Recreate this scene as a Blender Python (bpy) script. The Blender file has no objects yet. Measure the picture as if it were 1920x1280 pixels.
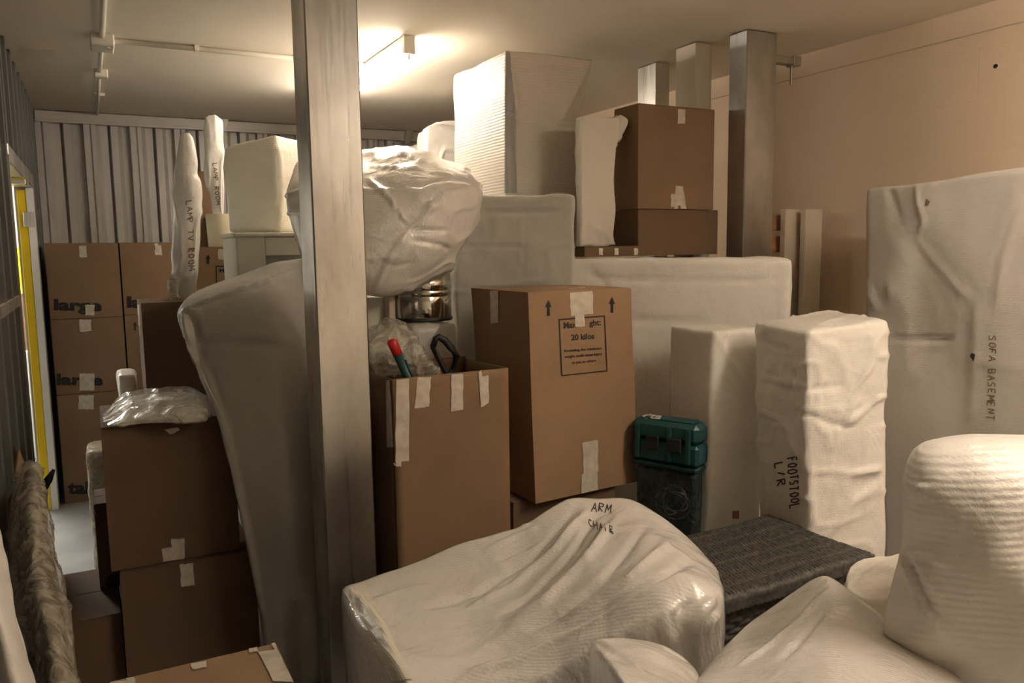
import bpy, math, random
import numpy as np
from mathutils import Vector
from mathutils.bvhtree import BVHTree

# ------------------------------------------------------------------ camera
F = 1493.0
YAW, PITCH, ROLL = math.radians(27.5), math.radians(-6.7), math.radians(-0.77)
CAM = np.array([0.0, 0.0, 1.6])
fw = np.array([math.sin(YAW)*math.cos(PITCH), math.cos(YAW)*math.cos(PITCH), math.sin(PITCH)])
r0 = np.array([math.cos(YAW), -math.sin(YAW), 0.0]); u0 = np.cross(r0, fw)
RX = math.cos(ROLL)*r0 + math.sin(ROLL)*u0
UP = -math.sin(ROLL)*r0 + math.cos(ROLL)*u0
from mathutils import Matrix
cd = bpy.data.cameras.new('camera'); cam = bpy.data.objects.new('camera', cd)
bpy.context.scene.collection.objects.link(cam)
cam.matrix_world = Matrix([[RX[i], UP[i], -fw[i], CAM[i]] for i in range(3)] + [[0, 0, 0, 1]])
cd.sensor_width = 36; cd.lens = 36*F/1920; cd.clip_start = 0.02; cd.clip_end = 60
scn = bpy.context.scene; scn.camera = cam
scn.view_settings.view_transform = 'Standard'; scn.view_settings.look = 'None'
scn.view_settings.gamma = 1; scn.view_settings.use_curve_mapping = False
scn.view_settings.exposure = 2.82
scn.cycles.max_bounces = 10; scn.cycles.diffuse_bounces = 7; scn.cycles.transparent_max_bounces = 16; scn.cycles.sample_clamp_indirect = 6
w = bpy.data.worlds.new('world'); scn.world = w; w.use_nodes = True
w.node_tree.nodes['Background'].inputs[0].default_value = (1.0, 0.82, 0.6, 1)
w.node_tree.nodes['Background'].inputs[1].default_value = 0.03
TUBE = 15.5        # emission of the fluorescent tubes
TUBE_NEAR = 31.0
TUBE_COL = (1.0, 0.86, 0.70, 1)
CORR = 14.0

# ------------------------------------------------------------------ ray helpers (photo position -> point in the room)
def D(px, py): return fw + (px-960)/F*RX - (py-640)/F*UP
def P(px, py, t): return CAM + t*D(px, py)
def AX(px, py, x): d = D(px, py); return CAM + x/d[0]*d
def AY(px, py, y): d = D(px, py); return CAM + y/d[1]*d
def AZ(px, py, z): d = D(px, py); return CAM + (z-1.6)/d[2]*d
def PLN(px, py, p, n): d = D(px, py); n = np.array(n, float); return CAM + ((np.array(p)-CAM) @ n)/(d @ n)*d

# ------------------------------------------------------------------ numpy noise
def _h(ix, iy, iz, s):
    n = (ix*374761393 + iy*668265263 + iz*2147483647 + s*974634777) & 0xffffffff
    n = ((n ^ (n >> 13))*1274126177) & 0xffffffff
    n = (n ^ (n >> 16)) & 0xffffffff
    return n/4294967295.0*2-1
def noise(p, s=0):
    p = np.asarray(p, float) + 100.0
    i = np.floor(p).astype(np.int64); f = p-i; f = f*f*f*(f*(f*6-15)+10)
    r = 0
    for dx in (0, 1):
        for dy in (0, 1):
            for dz in (0, 1):
                wt = (f[:, 0] if dx else 1-f[:, 0])*(f[:, 1] if dy else 1-f[:, 1])*(f[:, 2] if dz else 1-f[:, 2])
                r = r + wt*_h(i[:, 0]+dx, i[:, 1]+dy, i[:, 2]+dz, s)
    return r
def fbm(p, s=0, o=3):
    r = 0; a = 1
    for k in range(o): r = r + a*noise(np.asarray(p)*2**k, s+k); a *= .5
    return r
def ridge(p, s=0): return 1-np.abs(noise(p, s))*2.2

# ------------------------------------------------------------------ mesh basics
def link(o, parent=None):
    scn.collection.objects.link(o)
    if parent: o.parent = parent
    return o
def tag(o, label=None, cat=None, group=None, kind=None):
    if label: o['label'] = label
    if cat: o['category'] = cat
    if group: o['group'] = group
    if kind: o['kind'] = kind
    return o
def mk(name, V, Fc, mat, parent=None, smooth=True):
    me = bpy.data.meshes.new(name)
    V = np.asarray(V, float); 
    if parent is not None and parent.type == 'EMPTY': V = V-np.array(parent.location)
    me.from_pydata([tuple(v) for v in V], [], [tuple(int(i) for i in f) for f in Fc])
    me.update()
    if smooth: me.polygons.foreach_set('use_smooth', [True]*len(me.polygons))
    me.materials.append(mat)
    return link(bpy.data.objects.new(name, me), parent)
def empty(name, loc, label, cat, group=None):
    o = bpy.data.objects.new(name, None); o.location = tuple(loc); o.empty_display_size = .05
    link(o); return tag(o, label, cat, group)
class MB:
    def __init__(s): s.V = []; s.F = []
    def add(s, V, Fc):
        n = len(s.V); s.V += [tuple(v) for v in V]; s.F += [tuple(i+n for i in f) for f in Fc]; return s
    def box(s, x0, x1, y0, y1, z0, z1, rot=0, piv=None, bev=0.0):
        if bev <= 0:
            V = [(x, y, z) for z in (z0, z1) for y in (y0, y1) for x in (x0, x1)]
            Fc = [(0, 2, 3, 1), (4, 5, 7, 6), (0, 1, 5, 4), (1, 3, 7, 5), (3, 2, 6, 7), (2, 0, 4, 6)]
        else:
            b = min(bev, (x1-x0)*.45, (y1-y0)*.45, (z1-z0)*.45); V = []; idx = {}
            X = (x0, x1); Y = (y0, y1); Z = (z0, z1)
            for i in (0, 1):
                for j in (0, 1):
                    for k in (0, 1):
                        c = [X[i], Y[j], Z[k]]; sg = [b if i == 0 else -b, b if j == 0 else -b, b if k == 0 else -b]
                        for a in range(3):
                            q = c[:]; 
                            for m in range(3):
                                if m != a: q[m] += sg[m]
                            idx[(i, j, k, a)] = len(V); V.append(tuple(q))
            Fc = []
            for a in range(3):
                o1, o2 = [m for m in range(3) if m != a]
                for sd in (0, 1):
                    q = []
                    for (p1, p2) in ((0, 0), (1, 0), (1, 1), (0, 1)):
                        t = [0, 0, 0]; t[a] = sd; t[o1] = p1; t[o2] = p2; q.append(idx[(t[0], t[1], t[2], a)])
                    Fc.append(tuple(q))
            for a in range(3):
                o1, o2 = [m for m in range(3) if m != a]
                for p1 in (0, 1):
                    for p2 in (0, 1):
                        t0 = [0, 0, 0]; t0[a] = 0; t0[o1] = p1; t0[o2] = p2; t1 = t0[:]; t1[a] = 1
                        Fc.append((idx[(*t0, o1)], idx[(*t1, o1)], idx[(*t1, o2)], idx[(*t0, o2)]))
            for i in (0, 1):
                for j in (0, 1):
                    for k in (0, 1): Fc.append((idx[(i, j, k, 0)], idx[(i, j, k, 1)], idx[(i, j, k, 2)]))
        if rot:
            p = piv or ((x0+x1)/2, (y0+y1)/2); c, sn = math.cos(rot), math.sin(rot)
            V = [(p[0]+(x-p[0])*c-(y-p[1])*sn, p[1]+(x-p[0])*sn+(y-p[1])*c, z) for x, y, z in V]
        return s.add(V, Fc)
    def tube(s, pts, r, n=10, cap=True):
        pts = [np.array(p, float) for p in pts]; rr = r if isinstance(r, (list, tuple, np.ndarray)) else [r]*len(pts)
        V = []; Fc = []
        for i, p in enumerate(pts):
            d = pts[min(i+1, len(pts)-1)]-pts[max(i-1, 0)]; d /= np.linalg.norm(d)+1e-9
            a = np.cross(d, (0, 0, 1)); 
            if np.linalg.norm(a) < .1: a = np.cross(d, (0, 1, 0))
            a /= np.linalg.norm(a); b = np.cross(d, a)
            for k in range(n):
                t = 2*math.pi*k/n; V.append(tuple(p+rr[i]*(math.cos(t)*a+math.sin(t)*b)))
        for i in range(len(pts)-1):
            for k in range(n): Fc.append((i*n+k, i*n+(k+1) % n, (i+1)*n+(k+1) % n, (i+1)*n+k))
        if cap: Fc += [tuple(range(n))[::-1], tuple((len(pts)-1)*n+k for k in range(n))]
        return s.add(V, Fc)
    def build(s, name, mat, parent=None, smooth=False, fix=True):
        o = mk(name, s.V, s.F, mat, parent, smooth)
        if fix:
            import bmesh
            b = bmesh.new(); b.from_mesh(o.data); bmesh.ops.recalc_face_normals(b, faces=b.faces); b.to_mesh(o.data); b.free()
        return o
def fix_normals(o):
    import bmesh
    b = bmesh.new(); b.from_mesh(o.data); bmesh.ops.recalc_face_normals(b, faces=b.faces); b.to_mesh(o.data); b.free()

# ------------------------------------------------------------------ materials
def nt(m): return m.node_tree.nodes, m.node_tree.links
def base_mat(name, col, rough=.6, metal=0.0, spec=.5, coat=0.0, coat_r=.15):
    m = bpy.data.materials.new(name); m.use_nodes = True
    b = m.node_tree.nodes['Principled BSDF']
    b.inputs['Base Color'].default_value = (*col, 1); b.inputs['Roughness'].default_value = rough
    b.inputs['Metallic'].default_value = metal; b.inputs['Specular IOR Level'].default_value = spec
    b.inputs['Coat Weight'].default_value = coat; b.inputs['Coat Roughness'].default_value = coat_r
    return m
def N(m, t, **k):
    n = m.node_tree.nodes.new(t)
    for a, v in k.items():
        if a in n.inputs: n.inputs[a].default_value = v
        else: setattr(n, a, v)
    return n
def L(m, a, b): m.node_tree.links.new(a, b)
def coords(m, scale=(1, 1, 1), rot=(0, 0, 0)):
    t = N(m, 'ShaderNodeTexCoord'); mp = N(m, 'ShaderNodeMapping'); L(m, t.outputs['Object'], mp.inputs[0])
    mp.inputs['Scale'].default_value = scale; mp.inputs['Rotation'].default_value = rot
    return mp.outputs[0]
def mix_noise(m, c0, c1, scale=5, detail=4, stretch=(1, 1, 1), lo=.35, hi=.65):
    n = N(m, 'ShaderNodeTexNoise'); n.inputs['Scale'].default_value = scale; n.inputs['Detail'].default_value = detail
    L(m, coords(m, stretch), n.inputs['Vector'])
    r = N(m, 'ShaderNodeValToRGB'); e = r.color_ramp.elements
    e[0].position = lo; e[0].color = (*c0, 1); e[1].position = hi; e[1].color = (*c1, 1)
    L(m, n.outputs['Fac'], r.inputs['Fac']); return r.outputs['Color'], n.outputs['Fac']
def bump(m, h, strength=.3, dist=.005, prev=None):
    b = N(m, 'ShaderNodeBump'); b.inputs['Strength'].default_value = strength; b.inputs['Distance'].default_value = dist
    L(m, h, b.inputs['Height'])
    if prev is not None: L(m, prev, b.inputs['Normal'])
    return b.outputs['Normal']
def bs(m): return m.node_tree.nodes['Principled BSDF']

def cardboard(name, c):
    m = base_mat(name, c, .75, spec=.25)
    col, f = mix_noise(m, tuple(v*.92 for v in c), tuple(v*1.06 for v in c), 3, 5)
    L(m, col, bs(m).inputs['Base Color'])
    wv = N(m, 'ShaderNodeTexWave'); wv.wave_type = 'BANDS'; wv.bands_direction = 'Z'; wv.inputs['Scale'].default_value = 40; wv.inputs['Distortion'].default_value = .6
    L(m, coords(m), wv.inputs['Vector'])
    L(m, bump(m, wv.outputs['Fac'], .08, .002), bs(m).inputs['Normal']); return m
def foam(name, c, rib=(0, 0, 1), rs=34, ribst=.10, rough=.45, coat=.35, big=1.0, wr=.5):
    """packing foam in stretch film: fine ribs, soft wrinkles and a thin gloss"""
    m = base_mat(name, c, rough, spec=.4, coat=coat, coat_r=.22)
    col, f = mix_noise(m, tuple(v*.93 for v in c), tuple(min(v*1.04, .9) for v in c), 2.2, 3)
    L(m, col, bs(m).inputs['Base Color'])
    # ribs along a direction, wobbled
    wv = N(m, 'ShaderNodeTexWave'); wv.wave_type = 'BANDS'; wv.bands_direction = 'Z'
    wv.inputs['Scale'].default_value = rs; wv.inputs['Distortion'].default_value = 1.6; wv.inputs['Detail'].default_value = 2
    wv.inputs['Detail Scale'].default_value = 1.2
    z = Vector((0, 0, 1)); d = Vector(rib).normalized(); e = d.rotation_difference(z).to_euler()
    L(m, coords(m, rot=tuple(e)), wv.inputs['Vector'])
    n1 = bump(m, wv.outputs['Fac'], ribst*.55, .0022)
    ns = N(m, 'ShaderNodeTexNoise'); ns.inputs['Scale'].default_value = 9; ns.inputs['Detail'].default_value = 6; ns.inputs['Distortion'].default_value = 1.2
    L(m, coords(m, (1, 1, .6)), ns.inputs['Vector'])
    n2 = bump(m, ns.outputs['Fac'], wr, .012, n1)
    ns3 = N(m, 'ShaderNodeTexNoise'); ns3.inputs['Scale'].default_value = 140; ns3.inputs['Detail'].default_value = 3
    L(m, coords(m), ns3.inputs['Vector'])
    n3 = bump(m, ns3.outputs['Fac'], .5, .0018, n2)
    L(m, n3, bs(m).inputs['Normal'])
    L(m, n3, bs(m).inputs['Coat Normal']) if 'Coat Normal' in bs(m).inputs else None
    return m
def clear(name, c, alpha=.4, rough=.15, sc=60, bub=True):
    m = base_mat(name, c, rough, spec=.6, coat=.6, coat_r=.08)
    out = m.node_tree.nodes['Material Output']; tr = N(m, 'ShaderNodeBsdfTransparent'); mx = N(m, 'ShaderNodeMixShader')
    n = N(m, 'ShaderNodeTexNoise'); n.inputs['Scale'].default_value = 14; n.inputs['Detail'].default_value = 5; n.inputs['Distortion'].default_value = 2
    L(m, coords(m), n.inputs['Vector'])
    mr = N(m, 'ShaderNodeMapRange'); mr.inputs['From Min'].default_value = .35; mr.inputs['From Max'].default_value = .7
    mr.inputs['To Min'].default_value = alpha*.6; mr.inputs['To Max'].default_value = min(1, alpha*1.5)
    L(m, n.outputs['Fac'], mr.inputs['Value']); L(m, mr.outputs[0], mx.inputs[0]); L(m, tr.outputs[0], mx.inputs[1]); L(m, bs(m).outputs[0], mx.inputs[2]); L(m, mx.outputs[0], out.inputs[0])
    v = N(m, 'ShaderNodeTexVoronoi'); v.inputs['Scale'].default_value = sc; L(m, coords(m), v.inputs['Vector'])
    b1 = bump(m, n.outputs['Fac'], .8, .02); 
    if bub: b1 = bump(m, v.outputs['Distance'], .6, .004, b1)
    L(m, b1, bs(m).inputs['Normal']); return m
def steel(name, c, rough=.34):
    m = base_mat(name, c, rough, 1.0)
    col, f = mix_noise(m, tuple(v*.5 for v in c), c, 2.2, 8, (2, 2, .8), .32, .62)
    L(m, col, bs(m).inputs['Base Color'])
    n = N(m, 'ShaderNodeTexNoise'); n.inputs['Scale'].default_value = 5; n.inputs['Detail'].default_value = 6
    L(m, coords(m, (12, 12, .5)), n.inputs['Vector'])
    mr = N(m, 'ShaderNodeMapRange'); mr.inputs['To Min'].default_value = rough-.08; mr.inputs['To Max'].default_value = rough+.16
    L(m, n.outputs['Fac'], mr.inputs['Value']); L(m, mr.outputs[0], bs(m).inputs['Roughness'])
    L(m, bump(m, n.outputs['Fac'], .12, .002), bs(m).inputs['Normal']); return m
def emit(name, c, s):
    m = bpy.data.materials.new(name); m.use_nodes = True; nn = m.node_tree.nodes; nn.clear()
    e = nn.new('ShaderNodeEmission'); o = nn.new('ShaderNodeOutputMaterial'); e.inputs[0].default_value = (*c[:3], 1); e.inputs[1].default_value = s
    m.node_tree.links.new(e.outputs[0], o.inputs[0]); return m

M = {}
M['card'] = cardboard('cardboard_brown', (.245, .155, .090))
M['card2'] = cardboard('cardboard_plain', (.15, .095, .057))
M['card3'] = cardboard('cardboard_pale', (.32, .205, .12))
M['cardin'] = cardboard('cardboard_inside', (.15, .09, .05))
M['tape'] = base_mat('paper_tape', (.62, .56, .47), .42, spec=.5, coat=.3)
_c, _f = mix_noise(M['tape'], (.52, .46, .38), (.68, .62, .53), 30, 4); L(M['tape'], _c, bs(M['tape']).inputs['Base Color'])
M['ink'] = base_mat('black_print', (.012, .01, .009), .6)
M['pen'] = base_mat('marker_ink', (.05, .035, .03), .6)
M['pen2'] = base_mat('faded_marker_ink', (.20, .12, .08), .6)
M['foam'] = foam('foam_wrap', (.70, .66, .59))
M['foamv'] = foam('foam_wrap_upright_ribs', (.66, .61, .54), rib=(0, 0, 1), rs=22, ribst=.8, coat=.5, wr=.25)
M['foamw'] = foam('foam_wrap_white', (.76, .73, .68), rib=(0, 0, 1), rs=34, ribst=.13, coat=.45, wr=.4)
M['foamgl'] = foam('foam_wrap_glossy', (.77, .735, .69), rib=(.7, .7, .2), rs=36, ribst=.22, rough=.35, coat=1.0, wr=.55)
bs(M['foamgl']).inputs['Coat Roughness'].default_value = .12
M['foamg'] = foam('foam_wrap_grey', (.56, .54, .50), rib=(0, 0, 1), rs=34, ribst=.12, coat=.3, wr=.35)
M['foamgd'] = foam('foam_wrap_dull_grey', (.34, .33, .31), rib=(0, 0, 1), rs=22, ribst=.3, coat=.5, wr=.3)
M['foamc'] = foam('foam_wrap_cream', (.74, .70, .59), rib=(0, 0, 1), rs=30, ribst=.25, coat=.2, wr=.4)
M['film'] = clear('stretch_film', (.75, .68, .56), .30, .2, bub=False)
M['bub'] = clear('bubble_wrap', (.60, .55, .45), .55, .22, 70)
M['bag'] = clear('clear_bag', (.72, .68, .58), .45, .12, 40, False)
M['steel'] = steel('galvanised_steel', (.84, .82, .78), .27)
M['steelr'] = steel('galvanised_steel_dark', (.58, .58, .57), .30)  # darker steel tone for the right column
M['steel2'] = steel('galvanised_steel_dull', (.55, .53, .50), .4)
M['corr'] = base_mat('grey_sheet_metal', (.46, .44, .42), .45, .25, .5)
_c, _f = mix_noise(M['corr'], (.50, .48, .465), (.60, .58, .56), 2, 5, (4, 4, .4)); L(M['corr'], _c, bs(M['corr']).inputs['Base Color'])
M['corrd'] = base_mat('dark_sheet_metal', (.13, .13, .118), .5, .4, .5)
M['rail'] = base_mat('pale_rail_metal', (.55, .53, .50), .4, .3)
M['ceil'] = base_mat('ceiling_paint', (.62, .56, .48), .8, spec=.2)
_c, _f = mix_noise(M['ceil'], (.80, .74, .64), (.84, .78, .68), .9, 4); L(M['ceil'], _c, bs(M['ceil']).inputs['Base Color'])
M['block'] = base_mat('painted_blockwork', (.70, .56, .42), .75, spec=.25)
def block():
    m = M['block']; br = N(m, 'ShaderNodeTexBrick'); br.offset = .5
    for k, v in (('Scale', 1.0), ('Mortar Size', .004), ('Brick Width', .44), ('Row Height', .215), ('Mortar Smooth', .5), ('Bias', 0.0)): br.inputs[k].default_value = v
    t = N(m, 'ShaderNodeTexCoord'); sp = N(m, 'ShaderNodeSeparateXYZ'); cb = N(m, 'ShaderNodeCombineXYZ')
    L(m, t.outputs['Object'], sp.inputs[0]); L(m, sp.outputs['Y'], cb.inputs['X'])
    ad = N(m, 'ShaderNodeMath'); ad.operation = 'ADD'; ad.inputs[1].default_value = .157; L(m, sp.outputs['Z'], ad.inputs[0]); L(m, ad.outputs[0], cb.inputs['Y'])
    L(m, cb.outputs[0], br.inputs['Vector'])
    n = N(m, 'ShaderNodeTexNoise'); n.inputs['Scale'].default_value = 60; n.inputs['Detail'].default_value = 6; L(m, t.outputs['Object'], n.inputs['Vector'])
    b1 = bump(m, n.outputs['Fac'], .25, .003); b2 = N(m, 'ShaderNodeBump'); b2.invert = True; b2.inputs['Strength'].default_value = .25; b2.inputs['Distance'].default_value = .004
    L(m, br.outputs['Fac'], b2.inputs['Height']); L(m, b1, b2.inputs['Normal']); L(m, b2.outputs[0], bs(m).inputs['Normal'])
block()
M['floor'] = base_mat('painted_concrete', (.30, .31, .32), .5)
_c, _f = mix_noise(M['floor'], (.26, .27, .28), (.34, .35, .36), 4, 6); L(M['floor'], _c, bs(M['floor']).inputs['Base Color'])
M['white'] = base_mat('white_plastic', (.72, .68, .60), .45)
M['cab'] = base_mat('cream_lacquer', (.60, .585, .50), .4)
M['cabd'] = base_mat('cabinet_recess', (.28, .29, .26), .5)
M['wood'] = base_mat('orange_wood', (.42, .22, .09), .5)
_c, _f = mix_noise(M['wood'], (.34, .17, .07), (.48, .27, .12), 6, 5, (1, .3, 8)); L(M['wood'], _c, bs(M['wood']).inputs['Base Color'])
M['paintw'] = base_mat('cream_painted_wood', (.60, .53, .42), .55)
M['yellow'] = base_mat('yellow_paint', (.85, .60, .01), .4)
M['cwhite'] = base_mat('corridor_white', (.80, .80, .78), .5)
M['teal'] = base_mat('teal_plastic', (.010, .066, .070), .45)
M['teald'] = base_mat('dark_teal_plastic', (.008, .045, .05), .5)
M['red'] = base_mat('red_plastic', (.50, .02, .015), .35)
M['black'] = base_mat('black_rubber', (.015, .015, .015), .5)
M['tub'] = clear('clear_tub', (.03, .05, .055), .85, .15, 20, False)
M['chrome'] = base_mat('polished_steel', (.55, .53, .48), .12, 1.0)
M['glass'] = clear('clear_glass', (.6, .55, .45), .4, .08, 30, False)
M['tube'] = emit('fluorescent_tube', TUBE_COL, TUBE)
M['tube2'] = emit('fluorescent_tube_near', TUBE_COL, TUBE_NEAR)
M['ctube'] = emit('corridor_tube', (1, .93, .80), CORR)
M['leather'] = base_mat('brown_leather', (.07, .025, .015), .5)
M['wick'] = base_mat('grey_wicker', (.07, .064, .055), .55, spec=.4)
_c, _f = mix_noise(M['wick'], (.035, .033, .029), (.095, .089, .078), 60, 3, (1, 1, 1)); L(M['wick'], _c, bs(M['wick']).inputs['Base Color'])
M['shade'] = base_mat('cream_shade_fabric', (.74, .66, .48), .8)
M['orange'] = base_mat('pale_wrap', (.66, .62, .54), .5)

# ------------------------------------------------------------------ surface utilities
def vnorm(V, Fq):
    Fq = np.asarray(Fq); a = V[Fq[:, 0]]; c = V[Fq[:, 2]]; b = V[Fq[:, 1]]; d = V[Fq[:, 3]]
    n = np.cross(c-a, d-b); out = np.zeros_like(V)
    for k in range(4): np.add.at(out, Fq[:, k], n)
    return out/(np.linalg.norm(out, axis=1, keepdims=True)+1e-12)
def smooth(V, Fq, it, mask=None):
    Fq = np.asarray(Fq); e = np.concatenate([Fq[:, [0, 1]], Fq[:, [1, 2]], Fq[:, [2, 3]], Fq[:, [3, 0]]])
    cnt = np.zeros(len(V)); np.add.at(cnt, e[:, 0], 1); np.add.at(cnt, e[:, 1], 1); cnt = cnt[:, None]+1e-9
    for _ in range(it):
        s = np.zeros_like(V); np.add.at(s, e[:, 0], V[e[:, 1]]); np.add.at(s, e[:, 1], V[e[:, 0]])
        V = V + .5*(s/cnt-V)
    return V
def orient(V, Fq):
    n = vnorm(V, Fq); c = V.mean(0)
    # signed volume
    Fq = np.asarray(Fq); a, b, cc, d = (V[Fq[:, k]]-c for k in range(4))
    vol = (np.cross(a, b)*cc).sum()+(np.cross(a, cc)*d).sum()
    return Fq if vol > 0 else Fq[:, ::-1]
def seg_dist(V, a, b):
    ab = b-a; t = np.clip(((V-a) @ ab)/(ab @ ab+1e-12), 0, 1); q = a+t[:, None]*ab
    return np.linalg.norm(V-q, axis=1), t
class Surf:
    def __init__(s, V, Fq): s.V = V; s.F = orient(V, Fq)
    def bvh(s): return BVHTree.FromPolygons([tuple(v) for v in s.V], [tuple(int(i) for i in f) for f in s.F])
    def smooth(s, it): s.V = smooth(s.V, s.F, it); return s
    def disp(s, d): s.V = s.V + vnorm(s.V, s.F)*d[:, None]; return s
    def rough(s, amp=.006, sc=3.0, seed=0, st=(1, 1, 1), ramp=0, rs=3.0, rst=(1, 1, 1)):
        d = amp*fbm(s.V*sc*np.array(st), seed)
        if ramp: 
            q = s.V*rs*np.array(rst)+.35*np.stack([noise(s.V*2.3, seed+7), noise(s.V*2.3, seed+8), noise(s.V*2.3, seed+9)], 1)
            r = np.clip(ridge(q, seed+3), 0, 1)**3; d = d + ramp*r
        return s.disp(d)
    def creases(s, cr):
        """cr: list of (pixel polyline, width m, height m); found on the surface, then raised (or pressed in)"""
        if not cr: return s
        t = s.bvh(); d = np.zeros(len(s.V))
        for pts, wd, h in cr:
            q = []
            for i in range(len(pts)-1):
                for k in range(5):
                    f = k/5; x = pts[i][0]*(1-f)+pts[i+1][0]*f; y = pts[i][1]*(1-f)+pts[i+1][1]*f
                    dd = D(x, y); loc, nr, ix, di = t.ray_cast(Vector(CAM), Vector(dd/np.linalg.norm(dd)))
                    if loc is not None: q.append(np.array(loc))
            best = np.full(len(s.V), 9.0); par = np.zeros(len(s.V)); n = max(len(q)-1, 1)
            for i in range(len(q)-1):
                if np.linalg.norm(q[i+1]-q[i]) > .25: continue
                ds, tt = seg_dist(s.V, q[i], q[i+1]); k = ds < best; best[k] = ds[k]; par[k] = (i+tt[k])/n
            taper = np.clip(np.minimum(par, 1-par)*5+.25, 0, 1)
            d += h*taper*np.exp(-(best/wd)**2*1.6)
        return s.disp(d)
    def obj(s, name, mat, parent=None): return mk(name, s.V, s.F, mat, parent)

def cuboid(C, h=.012):
    """C: 8 corners, bottom LF RF RB LB then top LF RF RB LB -> dense closed quad surface"""
    C = np.array(C, float)
    dx = np.linalg.norm(C[1]-C[0]); dy = np.linalg.norm(C[3]-C[0]); dz = np.linalg.norm(C[4]-C[0])
    n = [max(4, int(v/h)) for v in (dx, dy, dz)]
    idx = {}; U = []
    def vid(i, j, k):
        key = (i, j, k)
        if key not in idx: idx[key] = len(U); U.append((i/n[0], j/n[1], k/n[2]))
        return idx[key]
    Fq = []
    for a in range(3):
        o1, o2 = [m for m in range(3) if m != a]
        for sd in (0, n[a]):
            for i in range(n[o1]):
                for j in range(n[o2]):
                    q = []
                    for di, dj in ((0, 0), (1, 0), (1, 1), (0, 1)):
                        t = [0, 0, 0]; t[a] = sd; t[o1] = i+di; t[o2] = j+dj; q.append(vid(*t))
                    # consistent outward winding
                    flip = (sd == 0) ^ (a == 1)
                    Fq.append(q[::-1] if flip else q)
    U = np.array(U); u, v, w_ = U.T
    W = [(1-u)*(1-v)*(1-w_), u*(1-v)*(1-w_), u*v*(1-w_), (1-u)*v*(1-w_), (1-u)*(1-v)*w_, u*(1-v)*w_, u*v*w_, (1-u)*v*w_]
    V = sum(W[k][:, None]*C[k] for k in range(8))
    s = Surf(V, Fq); s.U = U; return s
def box8(x0, x1, y0, y1, z0, z1): return [(x0, y0, z0), (x1, y0, z0), (x1, y1, z0), (x0, y1, z0), (x0, y0, z1), (x1, y0, z1), (x1, y1, z1), (x0, y1, z1)]
def catmull(G, ku, kv):
    def one(A, k):
        n = A.shape[0]; out = []
        for i in range(n-1):
            p0 = A[i-1] if i > 0 else 2*A[0]-A[1]; p1 = A[i]; p2 = A[i+1]; p3 = A[i+2] if i+2 < n else 2*A[-1]-A[-2]
            for q in range(k):
                t = q/k; out.append(.5*((2*p1)+(-p0+p2)*t+(2*p0-5*p1+4*p2-p3)*t*t+(-p0+3*p1-3*p2+p3)*t**3))
        out.append(A[-1]); return np.array(out)
    A = one(G, ku); A = one(A.transpose(1, 0, 2), kv).transpose(1, 0, 2); return A
def closed_grid(A, back_fn, rings=8):
    """A: nu x nv x 3 top/front surface; back_fn(rim points, f) gives rim ring at fraction f; the far side is closed with a filled copy"""
    nu, nv = A.shape[:2]; V = list(A.reshape(-1, 3)); Fq = []
    g = lambda i, j: i*nv+j
    for i in range(nu-1):
        for j in range(nv-1): Fq.append((g(i, j), g(i, j+1), g(i+1, j+1), g(i+1, j)))
    rim = [(0, j) for j in range(nv)]+[(i, nv-1) for i in range(1, nu)]+[(nu-1, j) for j in range(nv-2, -1, -1)]+[(i, 0) for i in range(nu-2, 0, -1)]
    R = [g(i, j) for i, j in rim]; rp = np.array([A[i, j] for i, j in rim]); prev = R
    for k in range(1, rings):
        q = back_fn(rp, k/rings); st = len(V); V += list(q); cur = [st+i for i in range(len(R))]
        for i in range(len(R)):
            j = (i+1) % len(R); Fq.append((prev[i], cur[i], cur[j], prev[j]))
        prev = cur
    Bk = back_fn(A.reshape(-1, 3), 1.0); st = len(V); V += list(Bk); cur = [st+i for i in R]
    for i in range(len(R)):
        j = (i+1) % len(R); Fq.append((prev[i], cur[i], cur[j], prev[j]))
    for i in range(nu-1):
        for j in range(nv-1): Fq.append((st+g(i, j), st+g(i+1, j), st+g(i+1, j+1), st+g(i, j+1)))
    return Surf(np.array(V), Fq)
def drape(G, zb, ku=12, kv=12, flare=.0, rings=None):
    """grid of photo points (px, py, t): a top surface that falls straight down to zb on all sides"""
    A = catmull(np.array([[P(*p) for p in row] for row in G]), ku, kv)
    c = A.reshape(-1, 3).mean(0)
    def fn(q, f):
        o = q.copy(); o[:, 2] = q[:, 2]*(1-f)+zb*f; d = q-c; d[:, 2] = 0
        return o+d*flare*f
    h = c[2]-zb
    return closed_grid(A, fn, rings or max(6, int(h/.03)))
def shell(G, th, ku=12, kv=12, rings=8, bulge=.0):
    """grid of photo points for the near surface; th: vector to the far side"""
    A = catmull(np.array([[P(*p) for p in row] for row in G]), ku, kv); th = np.array(th, float); c = A.reshape(-1, 3).mean(0)
    def fn(q, f):
        d = q-c; return q+th*f+d*bulge*math.sin(math.pi*f)
    return closed_grid(A, fn, rings)

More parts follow.
